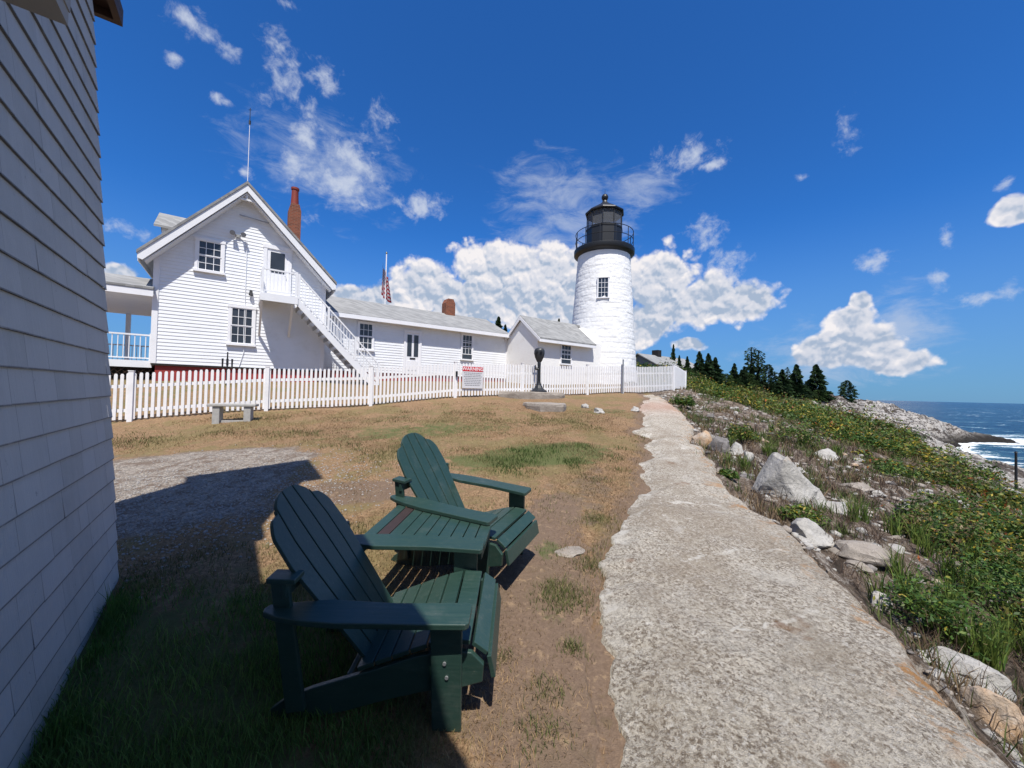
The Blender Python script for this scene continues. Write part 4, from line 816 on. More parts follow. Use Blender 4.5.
fence('picket_fence', 'short white picket fence length between the tower foot and the stone path', FBp, FC, 1, 1.14, 1.14, (False, True))
fence('picket_fence', 'white picket fence return that turns away behind its last corner post by the path', FC, FD, 1, 1.14, 1.0, (False, True))
p = Vector((*fpt(622, 391, 15.82), 0)); z = zg(p.x, p.y)
tag(MB().tube([(0, 0, -.2), (0, 0, 1.36)], .03, 10).tube([(0, 0, 1.36), (0, 0, 1.38)], .036, 10).build('metal_post', m_galv, loc=(p.x, p.y - .1, z)), 'thin grey metal post standing against the fence in front of the tower', 'post')

# warning sign hung on the fence
def textmesh(name, s, size, m, parent, T, ext=.002):
    cu = bpy.data.curves.new(name, 'FONT'); cu.body = s; cu.size = size; cu.extrude = ext; cu.align_x = 'CENTER'; cu.align_y = 'CENTER'; cu.offset = .0015
    o = bpy.data.objects.new(name, cu); COL.objects.link(o); dg = bpy.context.evaluated_depsgraph_get(); me = bpy.data.meshes.new_from_object(o.evaluated_get(dg)); bpy.data.objects.remove(o)
    me.materials.clear(); me.materials.append(m); o = bpy.data.objects.new(name, me); COL.objects.link(o); o.parent = parent; o.matrix_local = T; return o
fd = (Vector(FBp) - Vector(FA)).normalized(); fang = math.atan2(fd.y, fd.x)
def on_fence(px, off=.05):
    """point on the fence line in that direction, moved off towards the viewer"""
    r_x = ray(px, 385); A_ = Vector(FA); den = r_x.x * fd.y - r_x.y * fd.x; t = (A_.x * fd.y - A_.y * fd.x) / den; return Vector((r_x.x * t + fd.y * off, r_x.y * t - fd.x * off))
sp = on_fence(472, .045); z = at(472, 377.5, sp.y).z
SG = empty('warning_sign', (sp.x, sp.y, z), 'square white warning sign with red header hung on the picket fence', 'sign', rz=fang)
MB().box((-.37, -.012, -.36), (.37, 0, .36)).build('board', plain('sign_board_white', (.60, .60, .62), .45, .04), SG, bevel=.003)
MB().box((-.37, -.016, .20), (.37, -.0125, .355)).build('header', m_signred, SG)
textmesh('lettering', 'WARNING', .155, m_trim, SG, Matrix.Translation((0, -.019, .277)) @ Matrix.Rotation(R(90), 4, 'X'))
mb = MB()
for i, wv in enumerate((.62, .58, .64, .56, .62, .60, .58, .52)):
    x = -wv / 2; z = .135 - i * .058
    while x < wv / 2: l_ = random.uniform(.03, .09); mb.box((x, -.0155, z), (min(x + l_, wv / 2), -.0125, z + .022)); x += l_ + .018
mb.build('small_print', m_signtxt, SG)
sp = on_fence(455.5, .09); tag(MB().tube([(0, 0, -.09), (0, 0, .09)], .035, 8).build('gate_latch', m_black, loc=(sp.x, sp.y, at(456, 374, sp.y).z)), 'small black latch on the picket fence left of the warning sign', 'latch')

# ================================================================== COIN VIEWER, SLABS, BENCH
def slab(name, px0, px1, pyb, Y, depth, th, rz, label, m_, seed, base=None):
    a, b = at(px0, pyb, Y), at(px1, pyb, Y); c = (a + b) / 2; w_ = (b - a).length; rr_ = random.Random(seed); n = 18; top = []
    for i in range(n):
        t = 2 * math.pi * i / n; r = (1 / (abs(math.cos(t)) ** 3.2 + abs(math.sin(t)) ** 3.2)) ** (1 / 3.2) * rr_.uniform(.84, 1.06); top.append((r * math.cos(t) * w_ / 2, r * math.sin(t) * depth / 2))
    z = zg(c.x, c.y + depth / 2) if base is None else base
    V = []; 
    for k, (s_, zz) in enumerate(((1.0, -.25), (1.02, th * .4), (.99, th * .92), (.93, th))): V += [(x * s_ + rr_.uniform(-.01, .01), y * s_ + rr_.uniform(-.01, .01), zz + (rr_.uniform(-.012, .012) if k > 1 else 0)) for x, y in top]
    V.append((0, 0, th)); Fs = [(k * n + i, k * n + (i + 1) % n, (k + 1) * n + (i + 1) % n, (k + 1) * n + i) for k in range(3) for i in range(n)] + [(3 * n + i, 3 * n + (i + 1) % n, 4 * n) for i in range(n)]
    mb = MB(); mb.add(V, Fs); o = mb.build(name, m_, loc=(c.x, c.y + depth / 2, z), bevel=.01); o.rotation_euler = (0, 0, rz); tag(o, label, 'stone'); return o, z + th
s1, zt1 = slab('stone_slab', 497, 566, 398.5, 13.0, 1.3, .17, .25, 'long flat stone slab under the coin viewer by the fence', m_ledge, 3)
slab('stone_slab', 526, 571, 409, 10.6, 1.5, .13, .15, 'broad grey stone slab lying in front of the coin viewer', m_ledge, 5)
vp = at(538.5, 394, 13.55)
CVr = empty('coin_viewer', (vp.x, vp.y, zt1), 'black coin-operated viewer on a flared pedestal standing on a stone slab', 'coin viewer', rz=-.2)
mb = MB(); mb.lathe([(.30, 0), (.30, .03), (.24, .07), (.16, .14), (.10, .24), (.075, .32), (.07, .36)], n=8); mb.build('base', m_black, CVr, bevel=.006)
MB().lathe([(.065, .34), (.058, .9), (.065, 1.0), (.05, 1.06)], n=16).build('column', m_black, CVr, smooth=True)
mb = MB(); prof = [(0, 1.02, .05), (0, 1.10, .10), (0, 1.22, .155), (0, 1.36, .19), (0, 1.46, .185), (0, 1.53, .14), (0, 1.56, .05)]
vs = []; n = 20
for (_, z, r) in prof: vs += [(r * math.cos(2*math.pi*j/n), .62 * r * math.sin(2*math.pi*j/n), z) for j in range(n)]
mb.add(vs, [(i*n+j, i*n+(j+1)%n, (i+1)*n+(j+1)%n, (i+1)*n+j) for i in range(len(prof)-1) for j in range(n)] + [tuple(range(n))[::-1], tuple(range((len(prof)-1)*n, len(prof)*n))])
hd = mb.build('viewer_head', plain('dull_grey_metal', (.04, .042, .045), .4, .2, 12, .1, metal=.3), CVr, smooth=True)
for s_ in (-.075, .075): MB().tube([(s_, -.08, 1.42), (s_, -.155, 1.42)], [.042, .036], 12).build('eyepiece', m_black, hd)
MB().tube([(0, -.04, .80), (-.10, -.06, .82), (-.14, -.07, .80)], [.04, .045, .03], 8).tube([(-.12, -.07, .80), (-.12, -.07, .94)], .018, 6).build('crank', m_black, CVr)
mb = MB()
for x in (-.36, -.12, .14, .38): mb.tube([(x, 0, 0), (x, 0, .40)], .013, 6)
for z in (.18, .40): mb.tube([(-.36, 0, z), (.38, 0, z)], .013, 6)
rp = at(540, 393, 14.2); z = zg(rp.x, rp.y); o = mb.build('low_rail', m_black, loc=(rp.x, rp.y, z)); o.rotation_euler = (0, 0, fang); tag(o, 'low black metal rail behind the coin viewer against the fence', 'rail')
bp_ = ground(233, 421.5); z = bp_.z
BE = empty('stone_bench', (bp_.x, bp_.y, z), 'small grey stone bench in front of the picket fence', 'bench', rz=fang - .12)
mb = MB(); mb.box((-.47, -.16, .35), (.47, .16, .41)); mb.build('seat', m_stone, BE, bevel=.012)
for s_ in (-.30, .30): MB().box((s_ - .07, -.13, -.1), (s_ + .07, .13, .348)).build('leg', m_stone, BE, bevel=.01)
MB().box((-.30, -.05, -.03), (.30, .05, .03)).build('footing', m_stone, BE)
# black three-pronged iron thing behind the fence
ip = at(227, 372, 13.0); z = zg(ip.x, ip.y)
IR = empty('iron_stand', (ip.x, ip.y, z), 'small black three-pronged iron stand against the house behind the fence', 'stand', rz=TH); zt_ = at(227, 352, 13.0).z - z
MB().tube([(0, 0, 0), (0, 0, zt_)], [.03, .02], 8).build('stem', m_black, IR); hz0_ = at(227, 367, 13.0).z - z
for s_ in (-1, 1): MB().tube([(0, 0, hz0_), (s_ * .13, 0, hz0_ + .0), (s_ * .13, 0, hz0_ + .28)], [.02, .025, .03], 8).build('prong', m_black, IR)
MB().tube([(0, 0, hz0_ + .05), (0, 0, hz0_ + .28)], .035, 8).build('collar', m_black, IR)

# ================================================================== FLAG
fp = at(384, 340, 25.0); gz = zg(fp.x, fp.y); topz = at(384.8, 254, 25).z
FP = empty('flagpole', (fp.x, fp.y, gz), 'white flagpole rising behind the low wing roof', 'flagpole')
MB().tube([(0, 0, 0), (.0, 0, topz - gz)], [.06, .035], 10).build('pole', m_trim, FP); MB().lathe([(.0, 0), (.05, .02), (.065, .06), (.05, .10), (0, .12)], (0, 0, topz - gz), 12).build('finial', plain('brass', (.5, .35, .1), .3, .1, metal=1.0), FP, smooth=True)
def f_flag(t, b, P, G):
    s_, tt, _ = t.sep(t.attr('uvc', 0))
    st = t.m('GREATER_THAN', t.m('FRACT', t.m('MULTIPLY', tt, 6.5)), .5)
    cc = t.mix(st, (0.26, 0.012, 0.025), (0.36, 0.34, 0.37)); can = t.m('MULTIPLY', t.m('LESS_THAN', s_, .4), t.m('GREATER_THAN', tt, .4615))
    stx = t.vor(t.comb(t.m('MULTIPLY', s_, 27.5), t.m('MULTIPLY', tt, 18.6), 0), 1.0, 'F1', 0, 0.0); cn = t.mix(t.m('LESS_THAN', stx, .3), (0.012, 0.016, 0.08), (0.30, 0.30, 0.34))
    setp(t, b, col=t.mix(can, cc, cn), rough=.8)
nu, nv = 60, 40; s_, t_ = np.meshgrid(np.linspace(0, 1, nu), np.linspace(0, 1, nv))
fw, fh = 2.2, 1.9                                     # hanging limp: the fly end droops beside the pole
top = topz - .55; dx = .12 + .26 * np.sin(s_ * math.pi * .5) * (1 + .3 * t_) * (0.35 + .9 * s_); fold = .10 * np.sin(s_ * 17 + t_ * 2.0) * s_ + .04 * np.sin(s_ * 31 - t_ * 3)
x = (s_ * .46 + .05 * np.sin(s_ * 15 + 1.5 * t_)) * (.75 + .35 * (1 - t_)); y = fold; z = top - (1 - t_) * fh * (1 - .05 * s_) - s_ ** .8 * 1.05 * (.55 + .45 * t_)
x = np.where(np.ones_like(x) > 0, x - .18, x)
i = np.arange(nv - 1)[:, None] * nu; j = np.arange(nu - 1)[None]; Fq = np.stack([i + j, i + j + 1, i + nu + j + 1, i + nu + j], -1).reshape(-1, 4)
fo_ = npmesh('flag', np.stack([(x - .02) * 1.25, y, (z - top) * 1.12], -1).reshape(-1, 3), Fq, mat('flag_cloth', f_flag), cols=dict(uvc=np.stack([s_, t_, 0 * s_], -1).reshape(-1, 3)), smooth=True)
fo_.location = (fp.x, fp.y - .02, top); fo_.rotation_euler = (0, 0, R(8)); tag(fo_, 'red, white and blue striped flag hanging limp from the flagpole', 'flag'); so_ = fo_.modifiers.new('t', 'SOLIDIFY'); so_.thickness = .006

# ================================================================== GARDEN SEATS
TILT = math.atan(.105)
def seat_chair(parent, ox, oy, ang, arms=(1, 1)):
    """one Adirondack seat; local x = forward, y = left, z = up; (ox, oy) = tail centre. All its pieces are parts of the joined pair"""
    T = Matrix.Translation((ox, oy, 0)) @ Matrix.Rotation(ang, 4, 'Z')
    def put(mb, name, m_=m_green, bevel=.004, par=None):
        mb.V = [tuple(T @ Vector(v)) for v in mb.V]; return mb.build(name, m_, par or parent, bevel)
    HW = .272
    side = [(-.10, 0), (-.07, .045), (0, .10), (.12, .155), (.26, .205), (.42, .262), (.60, .330), (.74, .362), (.84, .355), (.895, .30), (.89, .22), (.80, .19), (.64, .165), (.46, .115), (.28, .055), (.12, .012), (0, 0)]
    for s in (-1, 1):
        y = s * HW; put(MB().prism([(x, y - .0125, z) for x, z in side], (0, .025, 0)), 'side_rail')
        lg = MB().prism([(.670, y + s * .0135 - (0 if s > 0 else .025), 0), (.80, y + s * .0135 - (0 if s > 0 else .025), 0), (.80, y + s * .0135 - (0 if s > 0 else .025), .525), (.66, y + s * .0135 - (0 if s > 0 else .025), .525)], (0, .025, 0))
        lo = put(lg, 'front_leg')
        for (bx_, bz_) in ((.735, .26), (.725, .325)): put(MB().tube([(bx_, y + s * .036, bz_), (bx_, y + s * .045, bz_)], .008, 8), 'bolt', m_galv, 0, lo)
        put(MB().prism([(.015, y + s * .014 - (0 if s > 0 else .022), .05), (.10, y + s * .014 - (0 if s > 0 else .022), .07), (.04, y + s * .014 - (0 if s > 0 else .022), .665), (-.035, y + s * .014 - (0 if s > 0 else .022), .665)], (0, .022, 0)), 'rear_leg')
        o_ = s  # outward
        arm = [(-.06, .02), (-.05, -.005), (.06, -.03), (.20, -.055), (.34, -.05), (.50, -.045), (.68, -.055), (.82, -.065), (.835, -.05), (.835, .065), (.82, .08), (.62, .088), (.44, .092), (.28, .098), (.14, .09), (.02, .07), (-.05, .045)]
        put(MB().prism([(x, y + o_ * (.022 + q), .527 + .0 * x) for x, q in arm], (0, 0, .026)), 'arm')
    put(MB().box((.018, -HW - .045, .60), (.040, HW - .03, .666)).box((-.045, -HW - .05, .667), (.08, -HW + .03, .69)), 'back_brace')
    # seat: slats running across, wrapping over the front edge
    mb = MB(); prof = [(.325, .232), (.405, .265), (.485, .297), (.565, .330), (.645, .362), (.73, .385), (.835, .384), (.905, .335), (.928, .225)]
    for (xa, za), (xb, zb_) in zip(prof[:-1], prof[1:]):
        d = Vector((xb - xa, 0, zb_ - za)); n_ = Vector((-d.z, 0, d.x)).normalized(); a = Vector((xa, -HW - .0 , za)) + d.normalized() * .004; b = Vector((xb, -HW, zb_)) - d.normalized() * .004
        mb.prism([a, b, b + n_ * .021, a + n_ * .021], (0, 2 * HW, 0))
    put(mb, 'seat', bevel=.003)
    # fan back
    mb = MB(); n = 5; b0 = Vector((.345, 0, .215)); ax = Vector((-.55, 0, .835)).normalized(); nr_ = Vector((.835, 0, .55)).normalized(); wb, wt = .20, .262; S_ = .90
    def topf(y): a = abs(y); return S_ - .075 * (a / .165) ** 3.0 if a < .165 else S_ - .085 - .25 * (a - .165) - (0 if a < .21 else 14 * (a - .21) ** 1.8)
    def halfw(s): return wb + (wt - wb) * min(1, s / .60) if s < .60 else wt - .25 * (s - .60) ** 1.4
    for k in range(n):
        f0, f1 = -1 + 2 * k / n, -1 + 2 * (k + 1) / n; g_ = .004
        def P2(f, s, off): y = f * halfw(s) - .012; return b0 + ax * s + Vector((0, y + off, 0))
        tops = []
        for i in range(11):
            f = f0 + (f1 - f0) * i / 10; s = topf(f * wt); tops.append(P2(f, s, g_ if i == 0 else (-g_ if i == 10 else 0)))
        sL, sR = topf(f0 * wt), topf(f1 * wt)
        left = [P2(f0, sL * q, g_) for q in (0, .3, .6, .8)]; right = [P2(f1, sR * q, -g_) for q in (.8, .6, .3, 0)]
        poly = left + tops + right; mb.prism(poly, nr_ * .019)
    put(mb, 'backrest', bevel=.003)
    put(MB().box((.27, -HW + .014, .13), (.295, HW - .014, .21)), 'rear_seat_brace')
    return T
gz = .105
CH = empty('double_garden_seat', (-.55, 2.4, zg(-.55, 2.4)), 'pair of dark green slatted wooden garden chairs joined by a slatted table', 'garden seat', rot=(TILT, 0, 0))
A1, A2 = R(-1.0), R(-25.5)
T1 = seat_chair(CH, -.985 + .55, 2.055 - 2.4, A1); T2 = seat_chair(CH, -.725 + .55, 3.32 - 2.4, A2)
# slatted table wedged between the two inner arms
c1 = T1 @ Vector((.06, .285 + .09, .5)); c2 = T1 @ Vector((.84, .285 + .06, .5)); d1 = T2 @ Vector((.06, -.285 - .09, .5)); d2 = T2 @ Vector((.84, -.285 - .06, .5))
mb = MB(); ns_ = 10; m2 = MB()
for i in range(ns_):
    f0, f1 = i / ns_ + .004, (i + 1) / ns_ - .004; q = [c1.lerp(c2, f0), c1.lerp(c2, f1), d1.lerp(d2, f1), d1.lerp(d2, f0)]
    (m2 if i == 1 else mb).prism([Vector((p.x, p.y, .502)) for p in q], (0, 0, .021))
mb.build('table_top', m_green, CH, .003); rs = m2.build('table_slat', m_redslat, CH, .003); rs['label'] = 'dark brown unpainted slat near the back of the table'
for p, q in ((c1.lerp(c2, .02), d1.lerp(d2, .02)), (c1.lerp(c2, .96), d1.lerp(d2, .96))): MB().bar((p.x, p.y, .465), (q.x, q.y, .465), .025, .07).build('table_support', m_green, CH, .003)

# ================================================================== ROCKS
def boulder(name, px, py, wpx, hpx, label, m_, seed, depth=1.0, rz=0.0, sink=.25, flat=1.0, tilt=(0, 0), group=None, wedge=0):
    """rock whose base meets the ground in that direction; size from its apparent width at that distance"""
    g = ground(px, py); s_ = wpx / F * g.y / 2; hh = hpx / F * g.y; r_ = random.Random(seed); bm = bmesh.new(); bmesh.ops.create_icosphere(bm, subdivisions=4, radius=1)
    planes = [(Vector((r_.gauss(0, 1), r_.gauss(0, 1), r_.gauss(0, 1))).normalized(), r_.uniform(.50, .88)) for _ in range(13)]
    for v in bm.verts:
        for n_, d_ in planes:
            k = v.co.dot(n_) - d_
            if k > 0 and (n_.z > -.3 or v.co.z > 0): v.co -= n_ * k * .93
        f = mnoise.fractal(v.co * 1.7 + Vector((seed, 0, 0)), .9, 2.0, 5) * .10 + mnoise.noise(v.co * 9 + Vector((seed, 3, 0))) * .02; v.co += v.co.normalized() * f
        if wedge and v.co.z > 0: v.co.z *= max(.12, 1.35 - wedge * abs(v.co.x + .45) * 1.05)
        if v.co.z < 0: v.co.x *= 1 + .12 * min(1, -v.co.z * 2); v.co.y *= 1 + .12 * min(1, -v.co.z * 2)
        v.co.x *= s_; v.co.y *= s_ * depth; v.co.z = (v.co.z * hh * .78 * flat) if v.co.z > 0 else v.co.z * hh * .5
    me = bpy.data.meshes.new(name); bm.to_mesh(me); bm.free(); me.materials.append(m_)
    for p in me.polygons: p.use_smooth = True
    try: me.set_sharp_from_angle(angle=R(28))
    except Exception: pass
    o = bpy.data.objects.new(name, me); COL.objects.link(o); o.location = (g.x, g.y + s_ * depth * .4, g.z + hh * (.30 - sink * .3)); o.rotation_euler = (tilt[0], tilt[1], rz); return tag(o, label, 'rock', group)
boulder('boulder', 797, 503, 66, 46, 'big pale wedge-shaped boulder standing beside the right edge of the path', m_rock, 14, .7, -.1, tilt=(.1, .0), wedge=.8)
boulder('boulder', 840, 512, 40, 12, 'low pale tail of rock lying against the big wedge boulder', m_rock, 9, .6, .5)
boulder('boulder', 814, 543, 50, 22, 'squat pale boulder at the path edge below the big wedge boulder', m_rock, 12, .7, .3)
boulder('boulder', 703, 446, 20, 17, 'rusty orange boulder at the right edge of the path', m_rocko, 21, .9)
boulder('boulder', 721, 452, 26, 21, 'dark grey boulder next to the rusty orange one', m_rockd, 22, .9, .6)
boulder('boulder', 738, 456, 17, 14, 'pale grey rock just right of the dark boulder', m_rock, 23)
boulder('boulder', 750, 461, 12, 9, 'small white rock right of the pale grey rock beside the path', m_rock, 24)
boulder('boulder', 829, 460, 26, 13, 'whitish rock at the left edge of the low shrubs', m_rock, 27, .8)
boulder('boulder', 975, 690, 60, 42, 'pale ledge rock in the lower right corner beside the path', m_rock, 31, .7, -.7, .3, .8)
boulder('boulder', 1010, 735, 60, 45, 'orange-stained ledge rock at the lower right edge of the picture', m_rocko, 33, .7, -.7, .3, .8)
boulder('boulder', 1010, 556, 26, 20, 'brown-edged grey rock half hidden among shrubs at the far right', m_rocko, 35)
boulder('boulder', 1019, 500, 22, 13, 'pale flat rock among shrubs at the right edge above the brown-edged rock', m_rock, 36)
boulder('boulder', 884, 610, 22, 15, 'small grey rock at the path edge below the dark grass tuft', m_rock, 37, 1, .6)
boulder('boulder', 966, 512, 17, 15, 'small pale rock in the middle of the low shrubs', m_rock, 38)
boulder('boulder', 897, 545, 26, 9, 'low grey rock at the left margin of the near shrubs', m_ledge, 39, .7)
boulder('boulder', 866, 560, 50, 20, 'brownish ledge stone sloping beside the path', m_ledge, 40, .6, -.6)
boulder('boulder', 857, 490, 34, 7, 'flat buff stone on the bare slope between boulder and shrubs', m_ledge, 41, .5)
boulder('stepping_stone', 573, 553, 36, 7, 'flat pale stone sunk in the dirt between the far chair and the path', m_ledge, 51, .8, .2, .8, .55)
boulder('stone', 600, 413, 13, 6, 'small pale stone on the lawn left of the far path end', m_rock, 53)
boulder('stone', 635, 411, 10, 5, 'small pinkish white stone beside the far end of the path', m_rock, 54)
boulder('stone', 585, 408, 8, 5, 'tiny pale stone on the lawn right of the broad slab', m_rock, 55)
RKL = 'broken rock, one of many lying loose on the bare slope right of the path'
for i in range(46):
    y_ = 1.9 + random.random() ** 1.3 * 11; x_ = float(xr(y_)) + .18 + random.random() ** 1.2 * (1.3 + .28 * y_); d_ = Vector((x_, y_, zg(x_, y_) - EYE)); px_ = 512 + F * d_.dot(cR) / d_.dot(cF); py_ = 384 - F * d_.dot(cU) / d_.dot(cF)
    if px_ > 1015 or py_ > 750: continue
    wm = random.uniform(.10, .34); boulder('rock', px_, py_, wm * F / y_, wm * random.uniform(.18, .45) * F / y_, RKL, random.choice((m_rock, m_rock, m_ledge, m_rockd, m_rocko)), 100 + i, random.uniform(.5, .9), random.uniform(-1.2, .6), .7, .9, group='broken rocks scattered on the slope')
# scattered broken stones on the slope: too many to count
def scatter_stones():
    V = []; Fq = []; n = 0; ico = bmesh.new(); bmesh.ops.create_icosphere(ico, subdivisions=1, radius=1); iv = np.array([v.co[:] for v in ico.verts]); ifc = np.array([[v.index for v in f.verts] for f in ico.faces]); ico.free()
    xs = []; ys = []; k = 0
    N = 9000; y = 1.2 + rng.random(N) ** 1.8 * 24; e = .05 + rng.random(N) ** 1.3 * 5.0; x = xr(y) + e; d = np.hypot(x, y)
    keep = (fbm(x * 1.3, y * 1.3, 3, 14) > .42); x, y, d = x[keep], y[keep], d[keep]; z = Z(x, y)
    sz = (.005 + .045 * rng.random(len(x)) ** 6) * (1 + d * .10)
    for i in range(len(x)):
        A_ = Matrix.Rotation(rng.random() * 6.28, 3, 'Z'); m_ = np.array(A_) @ np.diag([1, rng.uniform(.4, .9), rng.uniform(.25, .6)]); p = (iv * rng.uniform(.75, 1.2, (len(iv), 1)) * sz[i]) @ m_.T + (x[i], y[i], z[i] + sz[i] * .1)
        V.append(p); Fq.append(ifc + n); n += len(iv)
    o = npmesh('loose_stones', np.concatenate(V), np.concatenate(Fq), [m_rock, m_ledge, m_rockd], mi=np.repeat(rng.choice(3, len(V), p=(.35, .45, .2)), len(ifc))); tag(o, kind='stuff')
    tag(o, 'loose pale stones littering the bare slope beside the path', 'stones')
scatter_stones()
def pebbles():
    ico = bmesh.new(); bmesh.ops.create_icosphere(ico, subdivisions=1, radius=1); iv = np.array([v.co[:] for v in ico.verts]); ifc = np.array([[v.index for v in f.verts] for f in ico.faces]); ico.free()
    N = 9000; x = rng.normal(-3.4, 1.3, N); y = rng.normal(4.1, 1.1, N); k = (np.hypot((x + 4.3) / 2.7, (y - 4.7) / 2.1) < 1 + rng.normal(0, .12, N)); x, y = x[k], y[k]; z = Z(x, y); sz = .006 + .013 * rng.random(len(x)) ** 2.5
    a = rng.random(len(x)) * 6.28; c_, s_ = np.cos(a), np.sin(a); p = iv[None] * sz[:, None, None] * np.array([1, .75, .6]); q = np.stack([p[..., 0] * c_[:, None] - p[..., 1] * s_[:, None], p[..., 0] * s_[:, None] + p[..., 1] * c_[:, None], p[..., 2]], -1) + np.stack([x, y, z + sz * .2], -1)[:, None]
    Fq = (ifc[None] + (np.arange(len(x)) * len(iv))[:, None, None]).reshape(-1, 3)
    o = npmesh('gravel', q.reshape(-1, 3), Fq, plain('gravel_stone', (.30, .28, .26), .9, .45, 9)); tag(o, 'grey gravel spread beside the shingled building', 'gravel', kind='stuff')
pebbles()

# ================================================================== GRASS AND GROUND COVER
def f_leafcol(rough=.6, tr=.25):
    def fn(t, b, P, G):
        c_ = t.attr('col', 0); setp(t, b, col=c_, rough=rough, spec=.25)
        tl = t.new('ShaderNodeBsdfTranslucent'); t.put(tl.inputs[0], c_); mx = t.new('ShaderNodeMixShader'); mx.inputs[0].default_value = tr
        o = [n for n in t.n if n.type == 'OUTPUT_MATERIAL'][0]; t.l.new(b.outputs[0], mx.inputs[1]); t.l.new(tl.outputs[0], mx.inputs[2]); t.l.new(mx.outputs[0], o.inputs[0])
    return fn
m_blade = mat('grass_blade', f_leafcol(.7, .3)); m_leaf = mat('leaf', f_leafcol(.5, .3))
def blades(name, x, y, z, h, wd_, lean, col, label, cat, az_=None):
    n = len(x); a = rng.random(n) * 6.283 if az_ is None else az_; ca, sa = np.cos(a), np.sin(a); b = a + rng.normal(0, .8, n) + 1.57; lx, ly = np.cos(b) * lean * h, np.sin(b) * lean * h
    hz_ = h * np.sqrt(np.clip(1 - lean ** 2 * .8, .05, 1)); P0 = np.stack([x - ca * wd_, y - sa * wd_, z - .004], -1); P1 = np.stack([x + ca * wd_, y + sa * wd_, z - .004], -1)
    P2_ = np.stack([x + ca * wd_ * .75 + lx * .4, y + sa * wd_ * .75 + ly * .4, z + hz_ * .6], -1); P3 = np.stack([x - ca * wd_ * .75 + lx * .4, y - sa * wd_ * .75 + ly * .4, z + hz_ * .6], -1); P4 = np.stack([x + lx, y + ly, z + hz_], -1)
    V = np.stack([P0, P1, P2_, P3, P4], 1).reshape(-1, 3); base = np.arange(n)[:, None] * 5
    F3 = np.concatenate([base + [0, 1, 2], base + [0, 2, 3], base + [3, 2, 4]])
    C_ = np.repeat(col, 5, axis=0); o = npmesh(name, V, F3, m_blade, cols=dict(col=C_)); tag(o, label, cat, kind='stuff'); return o
def mixc(a, b, t): return np.asarray(a)[None] * (1 - t[:, None]) + np.asarray(b)[None] * t[:, None]
